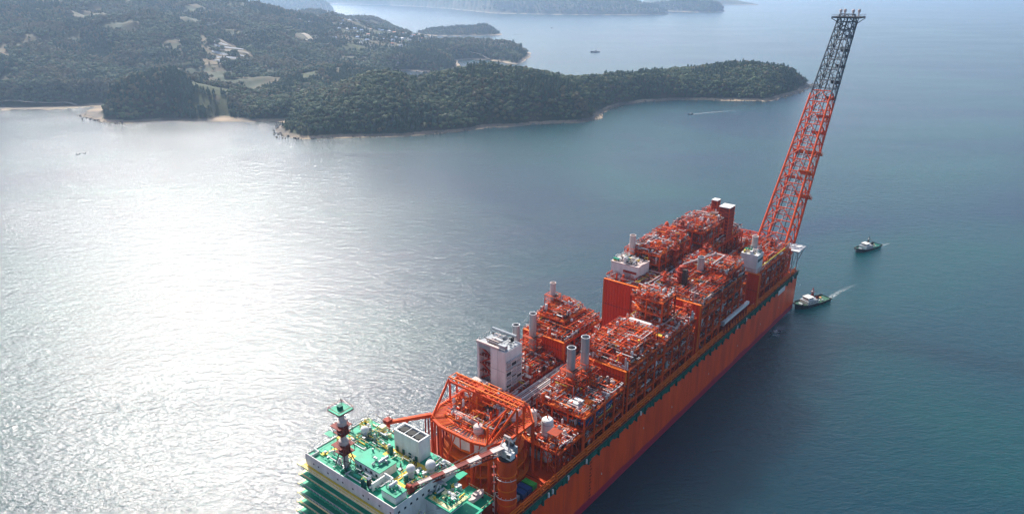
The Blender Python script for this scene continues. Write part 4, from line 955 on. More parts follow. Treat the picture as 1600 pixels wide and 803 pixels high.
# ---- flare tower
def flare():
    base = Vector((424, -14.5, 46)); top = Vector((528, -14.5, 209)); d = (top - base); Lt = d.length; d.normalize()
    e1 = Vector((0, 1, 0)); e2 = d.cross(e1).normalized()
    W = lambda t: 10.6 - 4.9 * t
    P = lambda t, sx, sy: base + d * (Lt * t) + e1 * (sx * W(t)) + e2 * (sy * W(t))
    TC = .645
    col = lambda t: 'red' if t < TC else 'grey'
    core = B('dark')
    for i in range(12):
        t0, t1 = i / 12, (i + 1) / 12
        for k, (ox, oy, r) in enumerate(((.0, .1, .55), (.22, .25, .38), (-.2, .1, .3), (.1, -.2, .3))):
            core.bar(base + d * Lt * t0 + e1 * ox * W(t0) * 1.6 + e2 * oy * W(t0) * 1.6, base + d * Lt * t1 + e1 * ox * W(t1) * 1.6 + e2 * oy * W(t1) * 1.6, r, ('grey', 'dark', 'dark', 'red2')[k] if t0 < TC else ('dark', 'dark', 'grey', 'dark')[k], 6)
    fl = core.link('flare_tower', V)
    for sx in (-1, 1):
        for sy in (-1, 1):
            b = B('red'); b.bar(P(0, sx, sy), P(TC, sx, sy), .95, 'red', 8, .7); b.bar(P(TC, sx, sy), P(1, sx, sy), .66, 'slate', 8, .5); b.link('leg', fl)
    n = 21; ts = [1 - (1 - i / n) ** 1.12 for i in range(n + 1)]
    C4 = [(-1, -1), (1, -1), (1, 1), (-1, 1)]
    for i in range(n):
        t0, t1 = ts[i], ts[i + 1]; m_ = 'red' if t0 < TC - .01 else 'slate'; tm = (t0 + t1) / 2
        for k in range(4):
            a, b_ = C4[k], C4[(k + 1) % 4]
            q = B(m_); q.bar(P(t1, *a), P(t1, *b_), .36, m_, 5); q.link('brace', fl)
            mid = (P(t1, *a) + P(t1, *b_)) / 2
            q = B(m_); q.bar(P(t0, *a), mid, .34, m_, 5); q.bar(P(t0, *b_), mid, .34, m_, 5); q.link('brace', fl)
        if i % 2 == 0:
            q = B(m_); q.bar(P(t1, -1, -1), P(t1, 1, 1), .2, m_, 4); q.bar(P(t1, 1, -1), P(t1, -1, 1), .2, m_, 4); q.link('brace', fl)
    ld = B('red')                          # caged ladder with landings up one face
    for i in range(40):
        t0, t1 = i / 40, (i + 1) / 40; m_ = 'oran' if t0 < TC else 'dark'
        for o in (.55, .78): ld.bar(base + d * Lt * t0 + e1 * (-o * W(t0)) + e2 * (-.8 * W(t0)), base + d * Lt * t1 + e1 * (-o * W(t1)) + e2 * (-.8 * W(t1)), .22, m_)
        ld.bar(base + d * Lt * t1 + e1 * (-.55 * W(t1)) + e2 * (-.8 * W(t1)), base + d * Lt * t1 + e1 * (-.78 * W(t1)) + e2 * (-.8 * W(t1)), .25, m_)
    ld.link('ladder', fl)
    def landing(t, s, sx0, sx1, sy0, sy1, m_):
        b = B(m_); w = W(t) * s; c = base + d * Lt * t
        pts = [c + e1 * (x * w) + e2 * (y * w) for x, y in ((sx0, sy0), (sx1, sy0), (sx1, sy1), (sx0, sy1))]
        b.add(pts + [p + d * .5 for p in pts], [(0, 3, 2, 1), (4, 5, 6, 7), (0, 1, 5, 4), (1, 2, 6, 5), (2, 3, 7, 6), (3, 0, 4, 7)], m_)
        for k in range(4):
            p, q = pts[k], pts[(k + 1) % 4]; b.bar(p + d * 1.7, q + d * 1.7, .1, m_)
            for j in range(4): b.bar(p.lerp(q, j / 4), p.lerp(q, j / 4) + d * 1.7, .08, m_)
        b.link('landing', fl)
    for t, a in ((.24, (1.0, -1.35, -.2, -1.2, -.2)), (.315, (1.0, -.2, 1.3, -1.2, -.5)), (.315, (1, -1.3, -.3, .2, 1.2)), (.425, (1.12, -1.1, 1.15, -1.15, -.35)), (.51, (1, -1, .2, -1.1, -.4)), (.58, (1, -1, .2, -1.1, -.4))): landing(t, *a, 'oran' if t < .5 else 'red')
    for t in (.66, .73, .80, .87, .93): landing(t, 1, -1.05, -.1, -1.15, -.4, 'dark')
    b = B('white'); c = P(.30, -1.25, .4); b.capsule(c - e2 * 1.6, c + e2 * 1.6, 1.1, 'pink', 8); b.link('floodlight_box', fl)
    b = B('dark'); c = base + d * Lt; w = 10.0       # flat head deck and the burner tips above it
    pts = [c + Vector((x * w, y * w, 0)) for x, y in ((-1, -1), (1, -1), (1, 1), (-1, 1))]
    b.add(pts + [p + Vector((0, 0, 1.2)) for p in pts], [(0, 3, 2, 1), (4, 5, 6, 7), (0, 1, 5, 4), (1, 2, 6, 5), (2, 3, 7, 6), (3, 0, 4, 7)], 'dark')
    for k in range(4):
        b.bar(pts[k], P(.93, *C4[k]), .35, 'dark')
        p, q = pts[k], pts[(k + 1) % 4]; b.bar(p + Vector((0, 0, 2.6)), q + Vector((0, 0, 2.6)), .1, 'grey')
        for j in range(5): b.bar(p.lerp(q, j / 5) + Vector((0, 0, 1.2)), p.lerp(q, j / 5) + Vector((0, 0, 2.6)), .1, 'grey')
    b.link('head_deck', fl)
    for x, y in ((-5, 5), (3, 4), (-4, -4), (5, -6)):
        b = B('pink'); b.lathe(c.x + x, c.y + y, [(.5, c.z + 1.2), (.5, c.z + 4), (1.05, c.z + 4.3), (1.05, c.z + 6.2), (.6, c.z + 6.6)], 'pink', 10, 'black'); b.link('burner_tip', fl)
    s = B('red')                           # splayed foot frame standing on the deck
    for sx, sy in C4:
        p = P(0, sx, sy); s.bar(p, (min(430, p.x), p.y, DZ), .8, 'red', 6); s.bar(p, (408, p.y, DZ + 2), .6, 'red', 6); s.bar(p, (418, p.y * .5 - 7, DZ), .45, 'red', 6)
    for k in range(4): s.bar(P(0, *C4[k]), P(0, *C4[(k + 1) % 4]), .6, 'red', 6)
    s.link('foot_frame', fl)
flare()
fm = module(405, 430, -5, 31, [41, 50], .9, 25, label='module at the far end beyond the flare foot', hm_top=5)
c = B('red'); clutter(c, 398, 430, -28, -6, DZ, 14, 170, random.Random(17)); c.link('flare_foot_pipework', V, kind='stuff')
b = B('white'); b.box(413, 429, -36.5, -24.5, 51.4, 52.0, 'white'); b.box(412.7, 429.3, -36.8, -24.2, 51.0, 51.4, 'grey')
for x, y in ((415, -32), (427, -32), (415, -26), (427, -26)): b.bar((x, y, DZ), (x, y, 51.2), .35, 'grey')
b.bar((415, -32, DZ + 4), (427, -32, 50), .2, 'grey'); b.bar((427, -36, 51), (427, -32.4, 40), .3, 'grey'); b.link('laydown_platform', V, label='flat white platform on grey posts at the far corner')

# ---- turret with its gantry
def turret():
    cx, cy = 104, 0; b = B('oran')
    def ringdeck(z, ri, ro, m_, th=.5):
        n = 28; vs = []
        for zz in (z - th, z):
            for rr in (ri, ro): vs += [(cx + rr * math.cos(2 * math.pi * k / n), cy + rr * math.sin(2 * math.pi * k / n), zz) for k in range(n)]
        f = []
        for k in range(n):
            j = (k + 1) % n; f += [(2 * n + k, 3 * n + k, 3 * n + j, 2 * n + j), (k, j, n + j, n + k), (n + k, n + j, 3 * n + j, 3 * n + k), (k, 2 * n + k, 2 * n + j, j)]
        b.add(vs, f, m_)
    ringdeck(33.5, 8, 20.5, 'oran', 1.2); ringdeck(39.5, 8, 19.5, 'oran', 1.0); ringdeck(45, 8, 18, 'oran', 1.0)
    for k in range(20):
        an = 2 * math.pi * k / 20
        for rr, m_ in ((19, 'red'), (15.5, 'red2')): b.bar((cx + rr * math.cos(an), cy + rr * math.sin(an), DZ), (cx + rr * math.cos(an), cy + rr * math.sin(an), 45), .3, m_)
        a2 = 2 * math.pi * (k + 1) / 20; b.bar((cx + 19 * math.cos(an), cy + 19 * math.sin(an), 33.5), (cx + 19 * math.cos(a2), cy + 19 * math.sin(a2), 39.5), .16, 'red')
        for z, rr in ((33.5, 20.3), (39.5, 19.3), (45, 17.8)):
            b.bar((cx + rr * math.cos(an), cy + rr * math.sin(an), z), (cx + rr * math.cos(an), cy + rr * math.sin(an), z + 1.1), .06, 'oran'); b.bar((cx + rr * math.cos(an), cy + rr * math.sin(an), z + 1.1), (cx + rr * math.cos(a2), cy + rr * math.sin(a2), z + 1.1), .06, 'oran')
    t = b.link('turret', V)
    d = B('white'); d.lathe(cx, cy, [(14.2, 46.2), (15.5, 47.5), (15.5, 48.4)], 'oran', 28); d.lathe(cx, cy, [(15.5, 48.4), (15.5, 54.5), (15, 55)], 'white', 14)
    for k in range(7): an = math.pi + (k - 3) * .42; d.bar((cx + 15.6 * math.cos(an), cy + 15.6 * math.sin(an), 48), (cx + 15.6 * math.cos(an), cy + 15.6 * math.sin(an), 55), .28, 'red')
    d.link('drum', t)
    c = B('red'); clutter(c, 92, 116, -11, 11, DZ + 1, 13, 90, random.Random(3), lamps=False); c.link('pipework', t, kind='stuff')
    # octagonal gantry deck with an open slatted apron facing the near end
    oc = [(88, 16.5), (85.6, 9), (85.6, -9), (88, -16.5), (97, -20.5), (113, -20.5), (121, -12), (121, 12), (113, 20.5), (97, 20.5)]
    g = B('red'); n = len(oc); z = 58
    for k in range(n):
        p, q = oc[k], oc[(k + 1) % n]; g.bar((*p, z - .6), (*q, z - .6), .75, 'red', 4); g.bar((*p, z + 1.2), (*q, z + 1.2), .08, 'oran')
        pi = (cx + (p[0] - cx) * .72, cy + (p[1] - cy) * .72); qi = (cx + (q[0] - cx) * .72, cy + (q[1] - cy) * .72)
        g.bar((*pi, z - .5), (*qi, z - .5), .6, 'red', 4)
        m_ = 9
        for j in range(m_):
            u = j / m_; a_ = (p[0] + (q[0] - p[0]) * u, p[1] + (q[1] - p[1]) * u); i_ = (pi[0] + (qi[0] - pi[0]) * u, pi[1] + (qi[1] - pi[1]) * u); g.bar((*a_, z - .3), (*i_, z - .3), .16, 'oran' if j % 3 else 'red')
        if k in (0, 3, 4, 5, 8, 9):
            vs = [(*p, z - 1.1), (*q, z - 1.1), (*qi, z - 1.1), (*pi, z - 1.1)]; g.add(vs + [(x, y, zz - .2) for x, y, zz in vs], [(0, 1, 2, 3), (7, 6, 5, 4), (0, 4, 5, 1), (1, 5, 6, 2), (2, 6, 7, 3), (3, 7, 4, 0)], 'red2')
    gd = g.link('gantry_deck', t)
    inner = B('grate')
    for i in range(9):
        for j in range(9):
            x, y = 92 + 2.7 * i, -12.5 + 2.8 * j
            if rv.random() < .8: inner.box(x, x + 2.6, y, y + 2.7, 56.2, 56.4 + .03 * rv.random(), rv.choice(['deck', 'grate', 'oran', 'red', 'red2']))
    clutter(inner, 92, 118, -13, 13, 56.4, 7, 300, random.Random(9), ['red'] * 5 + ['oran'] * 4 + ['pink'] * 3 + ['yellow', 'grey', 'white'], False)
    for zz, (xa, xb, ya, yb) in ((61.5, (97, 113, -11, -2)), (61.2, (98, 116, 6, 14)), (64.8, (100, 110, -9, 8))):
        for i in range(4):
            for j in range(3):
                if rv.random() < .75: inner.box(xa + (xb - xa) * i / 4, xa + (xb - xa) * (i + 1) / 4 - .05, ya + (yb - ya) * j / 3, ya + (yb - ya) * (j + 1) / 3 - .05, zz, zz + .15 + .02 * rv.random(), rv.choice(['deck', 'grate', 'red', 'oran']))
        for x in (xa, xb):
            for y in (ya, yb): inner.bar((x, y, 56.4), (x, y, zz + 1.2), .25, 'red')
        for y in (ya, yb): inner.bar((xa, y, zz + 1.2), (xb, y, zz + 1.2), .1, 'oran')
        clutter(inner, xa, xb, ya, yb, zz + .2, 2.8, 45, random.Random(int(zz * 10)), ['red'] * 5 + ['oran'] * 3 + ['pink'] * 3 + ['grey', 'yellow', 'dark'], False)
    inner.bar((96, -11, 58.8), (96, 11, 58.8), 1.3, 'pink', 10); inner.bar((112, -14, 60), (112, 6, 60), 1.4, 'pink', 10); inner.link('swivel_pipework', t, kind='stuff')
    sw = B('red'); sw.lathe(104, 2, [(4.4, 56.4), (4.4, 62), (3.4, 62.4), (3.4, 67), (2.2, 67.5), (2.2, 70)], 'red', 18)
    for k in range(14): an = k * .449; sw.bar((104 + 5 * math.cos(an), 2 + 5 * math.sin(an), 56.4), (104 + 5 * math.cos(an), 2 + 5 * math.sin(an), 69), .2, 'red' if k % 2 else 'oran')
    sw.link('swivel_stack', t)
    for (x, y, m_) in ((92.5, -7, 'pink'), (110, -12, 'white')): tank_upright(t, x, y, 56.4, 61.5, 2.2, m_)
    for k in range(n):
        p = oc[k]; q = oc[(k + 1) % n]; b = B('red'); b.bar((*p, DZ), (*p, z), .7, 'red', 6); b.bar((*p, DZ + 2), ((p[0] + q[0]) / 2, (p[1] + q[1]) / 2, z - 1), .3, 'red', 5); b.link('gantry_leg', t)
    lp = B('red2')
    for i in range(7):
        for j in range(3): lp.bar((86.5 + 1.8 * i, 15 + 2.0 * j, DZ), (86.5 + 1.8 * i, 15 + 2.0 * j, 57 - (i % 3)), .34, rv.choice(['red', 'red2', 'red2', 'brown', 'oran']), 6)
    lp.link('riser_bundle', t)
    h = B('red')                                 # high cross frame: twin trusses over the turret
    za = 68.6
    for x in (102, 106.5):
        h.bar((x, -20.5, za), (x, 18.5, za), .55, 'red', 4); h.bar((x, -20.5, za + 2.2), (x, 18.5, za + 2.2), .35, 'oran', 4)
        for k in range(14):
            y = -20.5 + 39 * k / 14; h.bar((x, y, za), (x, y + 39 / 28, za + 2.2), .14, 'oran'); h.bar((x, y + 39 / 28, za + 2.2), (x, y + 39 / 14, za), .14, 'oran')
    for k in range(15): y = -20.5 + 39 * k / 14; h.bar((101.2, y, za + 2.2), (107.4, y, za + 2.2), .16, 'oran'); h.bar((102, y, za), (106.5, y, za), .2, 'red')
    for y in (18.3, -20.3):
        for x in (102, 106.5): h.bar((x, y, 58), (x, y, za), .5, 'red', 6)
        h.bar((87.5, y * .85, 58), (101.5, y, za + 1.2), .55, 'red', 6); h.bar((120, y * .62, 58), (107, y, za + 1.2), .45, 'red', 6)
    h.bar((87.5, -15.6, 58), (102, -15.6, za), .4, 'red', 6); h.bar((88, -15.8, 57), (88, -15.8, 66), .4, 'red', 6); h.bar((88, -15.8, 66), (102, -15.8, 68.4), .3, 'red', 6)
    h.box(101.5, 107, -4, 4, 65.2, 68.2, 'red'); h.bar((104, 2, 69), (104, 2, 58), .5, 'red2', 6)
    h.link('gantry_frame', t)
    a = B('red'); a.bar((89, 17.5, 58), (72.5, 27.5, 58.5), 1.15, 'red', 4, .95); a.bar((72.5, 27.5, 59), (72.5, 27.5, DZ), .9, 'red', 6); a.bar((72.5, 27.5, 52), (80, 23, 57), .4, 'red', 5)
    a.box(71, 74, 26, 29, 58.6, 60.2, 'red2'); a.bar((71, 28, 60), (68.5, 30, 63.5), .12, 'pink'); a.bar((73, 27, 60), (73, 27, 62.5), .15, 'brown'); a.link('transfer_arm', t)
turret()

# ---- accommodation block
def accommodation():
    Z = 61; b = B('white')
    b.box(34.6, 66, -18, 33, DZ, Z - .3, 'white'); b.box(50, 64, -23.5, -18.01, DZ, 56.55, 'white')
    ac = b.link('accommodation_block', V)
    r = B('green'); r.box(34.7, 66.9, -17.9, 32.9, Z - .3, Z, 'green'); r.link('roof_deck', ac)
    lo = B('green'); lo.box(49.5, 61, -31, -18.05, 56.6, 57, 'green'); lo.box(61, 70, -21, -18.05, 56.6, 57, 'green'); lo.box(66.95, 70, -17.9, 12, 56.6, 57, 'green'); lo.box(30, 67, -31.5, -23.52, 46.6, 47, 'green'); lo.box(30, 49.9, -23.5, -18.4, 46.6, 47, 'green'); lo.link('side_deck', ac)
    pw = B('white')                                             # bulwark round the roof
    pw.box(34.3, 34.6, -18, 33, Z - 3.3, Z + 1.2, 'white'); pw.box(34.3, 66.9, 33, 33.25, Z - 3.3, Z + .5, 'white'); pw.box(34.3, 58, -18.3, -18.01, Z - 3.3, Z + 1.2, 'white')
    pw.box(34.6, 38.2, 29.6, 29.9, Z, Z + 1.3, 'white'); pw.box(38.2, 38.5, 29.6, 33, Z, Z + 1.3, 'white'); pw.link('bulwark', ac)
    wd = B('glass')
    for k in range(17): wd.box(34.22, 34.3, -16.6 + 2.95 * k, -15.9 + 2.95 * k, Z - 2.1, Z - 1.45, 'dark') if k % 5 not in (1, 3) else None
    for k in range(7): wd.box(36 + 3 * k, 37 + 3 * k, -18.36, -18.3, Z - 2.3, Z - 1.4, 'glass')
    wd.link('windows', ac, kind='stuff')
    for i in range(7):                                          # storeys: each lower gallery steps farther out
        z = Z - 4.4 - 3.7 * i; o = 1.9 + .95 * i; s = B('green'); m_ = 'green' if i else 'yellow'
        s.box(34.59 - o, 34.59, -19 - .2 * i, 34.2 - .25 * i, z - .35, z, m_)
        s.box(34.59 - o - .25, 34.59 - o, -19 - .2 * i, 34.2 - .25 * i, z - .5, z + .15, 'cream' if i % 3 == 0 else 'green')
        s.box(34.59 - o - .3, 36, 34.21 - .25 * i, (36.8 if i == 0 else 35.6 - .3 * i), z - .4, z + .02, 'cream')
        if i: s.box(34.59 - o + .2, 34.59 - o + .9, -18.9, 34, z + .005, z + .012, 'yellow' if i % 3 == 1 else 'dgreen')
        for k in range(27): s.bar((34.59 - o, -18.9 + 2 * k, z), (34.59 - o, -18.9 + 2 * k, z + 1.1), .05, 'white')
        s.bar((34.59 - o, -19, z + 1.1), (34.59 - o, 34.4, z + 1.1), .07, 'white'); s.bar((34.59 - o, -19, z + .6), (34.59 - o, 34.4, z + .6), .05, 'white')
        s.link('gallery', ac)
        w = B('white')
        for k in range(16): w.box(34.2 - (o - 1.9 if i else 0), 34.59, -18 + 3.2 * k, -17.7 + 3.2 * k, z - 3.2, z - .36, 'white')
        w.link('frame_plate', ac)
    yl = B('yellow')                                            # painted walkways on the roof
    for x0, x1, y0, y1 in ((44, 46.6, -14, 28), (57, 59.2, -16, 14), (46.6, 57, -7, -5), (46.6, 57, 8, 10), (38, 44, 27, 28.2), (46.6, 63, 24, 25.5), (59.2, 65, -10.5, -8.7)): yl.box(x0, x1, y0, y1, Z + .004, Z + .012, 'yellow')
    for x0, x1, y0, y1 in ((50.2, 52, -30, -19), (52, 60, -30.5, -29)): yl.box(x0, x1, y0, y1, 57.004, 57.012, 'cream')
    yl.link('walkway_marking', ac)
    ph = B('white'); ph.box(42, 50.3, -2.3, 12.2, Z, Z + 3.7, 'white'); ph.box(41.8, 50.5, -2.5, 12.4, Z + 3.7, Z + 4, 'green')
    for k in range(4): ph.box(41.9, 42, -1 + 3 * k, .1 + 3 * k, Z + 1.2, Z + 2.5, 'dark')
    clutter(ph, 43, 49.5, -1.5, 11.5, Z + 4, 1.4, 10, random.Random(31), ['green', 'grey', 'white'], False); ph.link('penthouse', ac)
    h2 = B('white'); h2.box(36.9, 42.2, -16.4, -8.9, Z, Z + 3.1, 'white'); h2.box(36.7, 42.4, -16.6, -8.7, Z + 3.1, Z + 3.4, 'green'); clutter(h2, 37.3, 41.8, -16, -9.3, Z + 3.6, 1.5, 14, random.Random(33), ['white', 'grey', 'dgreen'], False); h2.link('deck_house', ac)
    sc = B('white'); sc.box(36.6, 43, -4.3, -3.7, Z, Z + 3.3, 'white'); sc.box(43.01, 43.5, -8.2, -3.7, Z, Z + 4.0, 'white'); sc.box(37.2, 38.4, -1.6, -.4, Z, Z + 3.4, 'dark'); sc.box(37.1, 38.5, -1.7, -.3, Z + 3.4, Z + 3.7, 'white'); sc.link('wind_screen', ac)
    cs = B('white'); cs.box(59.3, 65.4, -5.6, 8.4, 52, Z + 8.4, 'white')
    for (x0, y0, x1, y1) in ((59.3, -5.6, 65.4, -5), (59.3, 7.8, 65.4, 8.4), (59.3, -5, 59.9, 7.8), (64.8, -5, 65.4, 7.8)): cs.box(x0, x1, y0, y1, Z + 8.4, Z + 9.5, 'white')
    cs.box(60, 64.7, -4.9, 7.7, Z + 8.41, Z + 8.46, 'dark')
    casing = cs.link('funnel_casing', ac)
    for y in (-2.8, 1.4, 5.5):
        f = B('dark'); f.lathe(62.4, y, [(1.7, Z + 8.5), (1.7, Z + 9.2)], 'dark', 12, 'black'); f.box(60, 64.7, y + 1.9, y + 2.2, Z + 8.5, Z + 9.2, 'grey'); f.link('fan', casing)
    for k in range(4): q = B('dgreen'); q.box(58.9, 59.3, -4.6 + 3.6 * k, -3.5 + 3.6 * k, Z, Z + 2.2, 'dgreen'); q.link('door', casing)
    def radome(x, y, z, r, leg):
        q = B('white'); q.lathe(x, y, [(r * .75, z), (r * .6, z + leg)], 'white', 10); q.ball(x, y, z + leg + r * .85, r, 'white', 16, 9)
        for k in range(6): q.bar((x + 1.5 * r * math.cos(k * 1.047), y + 1.5 * r * math.sin(k * 1.047), z), (x + 1.5 * r * math.cos(k * 1.047), y + 1.5 * r * math.sin(k * 1.047), z + 1.2), .07, 'yellow')
        for p in q.f[:]: pass
        q.link('radome', ac, smooth=True)
    radome(57.6, 24.6, Z, 1.9, 1.2); radome(51.3, -9.2, Z, 1.8, 2.2); radome(58.6, -12.4, Z, 2.1, .8)
    eqp = B('white')
    clutter(eqp, 57, 65, 14, 31, Z, 2.6, 48, random.Random(36), ['white', 'dgreen', 'yellow', 'dark', 'grey', 'cream'], False)
    clutter(eqp, 47, 57, -17, -6, Z, 2, 40, random.Random(37), ['white', 'dgreen', 'yellow', 'dark', 'grey', 'green'], False)
    clutter(eqp, 60, 66, -17, -8, Z, 2.5, 20, random.Random(38), ['white', 'dark', 'oran', 'grey'], False)
    clutter(eqp, 36, 43, -6, 30, Z, 1.6, 60, random.Random(39), ['white', 'dgreen', 'green', 'yellow', 'grey', 'green'], False)
    clutter(eqp, 50.5, 60, -30, -19, 57, 2.6, 34, random.Random(40), ['white', 'dgreen', 'yellow', 'cream', 'grey', 'green'], False)
    clutter(eqp, 50.5, 58.5, -4, 30, Z, 2, 60, random.Random(44), ['white', 'dgreen', 'green', 'yellow', 'grey', 'dark', 'cream'], False)
    eqp.box(47, 49.5, 27, 29.5, Z, Z + 3, 'yellow'); eqp.box(63, 65.5, 20, 22.5, Z, Z + 2.8, 'cream'); eqp.link('roof_equipment', ac, kind='stuff')
    rl = B('white')
    for k in range(16): rl.bar((36 + 2 * k, 33.1, Z), (36 + 2 * k, 33.1, Z + 1.6), .06, 'white')
    rl.bar((35, 33.1, Z + 1.6), (66.5, 33.1, Z + 1.6), .07, 'white'); rl.bar((66.6, 33, Z + 1.1), (66.6, 12.4, Z + 1.1), .07, 'white')
    for k in range(11): rl.bar((66.6, 12.5 + 2 * k, Z), (66.6, 12.5 + 2 * k, Z + 1.1), .06, 'white')
    for k in range(10): rl.bar((49.6 + 1.2 * k, -30.8, 57), (49.6 + 1.2 * k, -30.8, 58.1), .06, 'cream')
    rl.bar((49.6, -30.8, 58.1), (60.8, -30.8, 58.1), .07, 'cream')
    for k in range(6): rl.bar((60.8, -30.4 + 2 * k, 57), (60.8, -30.4 + 2 * k, 58.1), .06, 'cream')
    rl.link('railing', ac)
    st = B('white')                                             # outside stair down the starboard side
    for k in range(10): st.box(45 - .9 * k, 46 - .9 * k, -21.5, -19.2, 54 - .75 * k, 54.2 - .75 * k, 'grey')
    for y in (-21.6, -19.1): st.bar((46, y, 54.5), (36.5, y, 46.5), .2, 'cream'); st.bar((46, y, 56), (36.5, y, 48), .07, 'white')
    st.link('outside_stair', ac)
    for k in range(4):
        bq = B('white'); x = 49 + 3.4 * k; bq.bar((x + 1, -18.3, 50), (x + 1, -27, 56.4), .4, 'white', 4); bq.link('bracket', ac)
    # radar mast: splayed lattice foot, two maroon light platforms, grey drums between, square green head
    m_ = B('brown'); mx, my = 40, 15
    for sx in (-1, 1):
        for sy in (-1, 1):
            m_.bar((mx + 3 * sx, my + 3 * sy, Z), (mx + 1.4 * sx, my + 1.4 * sy, Z + 7), .22, 'dark'); m_.bar((mx + 3 * sx, my + 3 * sy, Z), (mx + 1.9 * sx, my - 1.9 * sy, Z + 4.5), .13, 'dark'); m_.bar((mx + 3 * sx, my + 3 * sy, Z), (mx - 1.9 * sx, my + 1.9 * sy, Z + 4.5), .13, 'dark')
    m_.lathe(mx, my, [(1.3, Z), (1.1, Z + 7)], 'pink', 8)
    m_.link('radar_mast', ac); mast = C.objects['radar_mast'] if 'radar_mast' in C.objects else None
    for z, w, mm in ((7, 2.7, 'brown'), (15.5, 2.5, 'brown')):
        q = B(mm); q.box(mx - w, mx + w, my - w, my + w, Z + z, Z + z + .3, mm); q.box(mx - w * 1.35, mx + w * 1.1, my - w * 1.05, my + w * 1.25, Z + z + 3.3, Z + z + 3.5, 'brown')
        for sx in (-1, 1):
            for sy in (-1, 1): q.bar((mx + w * sx, my + w * sy, Z + z), (mx + w * sx, my + w * sy, Z + z + 3.3), .12, 'brown')
        for an in range(8):
            x, y = mx + 1.9 * math.cos(an * .785), my + 1.9 * math.sin(an * .785); q.lathe(x, y, [(.42, Z + z + .3), (.42, Z + z + 2.9)], 'brown', 6)
        q.bar((mx - w, my - w, Z + z + 1.4), (mx - w, my + w, Z + z + 1.4), .09, 'pink'); q.link('light_platform', ac)
        q = B('grey'); q.lathe(mx, my, [(1.9, Z + z + 3.6), (2.0, Z + z + 5.2), (1.2, Z + z + 5.7), (1.0, Z + z + 8.4)], 'pink', 10)
        for k in range(6): q.bar((mx + 2.6 * math.cos(k * 1.05), my + 2.6 * math.sin(k * 1.05), Z + z + 3.6), (mx + 2.6 * math.cos(k * 1.05), my + 2.6 * math.sin(k * 1.05), Z + z + 5), .08, 'pink')
        q.link('mast_drum', ac)
    q = B('green'); q.box(mx - 5, mx - 2.4, my + 1, my + 5, Z + 15.4, Z + 15.6, 'green'); q.box(mx + 1, mx + 4.5, my - 5.4, my - 2.4, Z + 16, Z + 16.2, 'green'); q.link('side_landing', ac)
    q = B('green'); q.box(mx - 3.3, mx + 3.3, my - 3.3, my + 3.3, Z + 25.5, Z + 25.8, 'green'); q.bar((mx, my, Z + 23), (mx, my, Z + 25.5), 1.0, 'grey', 8)
    for k in range(4):
        c_ = [(-1, -1), (1, -1), (1, 1), (-1, 1)]; p, w = c_[k], c_[(k + 1) % 4]; q.bar((mx + 3.3 * p[0], my + 3.3 * p[1], Z + 26.9), (mx + 3.3 * w[0], my + 3.3 * w[1], Z + 26.9), .1, 'brown'); q.bar((mx + 3.3 * p[0], my + 3.3 * p[1], Z + 25.4), (mx + 3.3 * w[0], my + 3.3 * w[1], Z + 25.4), .2, 'brown')
        q.bar((mx + 3.3 * p[0], my + 3.3 * p[1], Z + 25.5), (mx + 3.3 * p[0], my + 3.3 * p[1], Z + 26.9), .1, 'brown')
    q.box(mx - 1, mx + .6, my - .8, my + .9, Z + 25.8, Z + 27.4, 'dgreen'); q.bar((mx + 1.6, my + 1.5, Z + 25.8), (mx + 1.6, my + 1.5, Z + 29), .1, 'dark'); q.link('mast_head', ac)
accommodation()

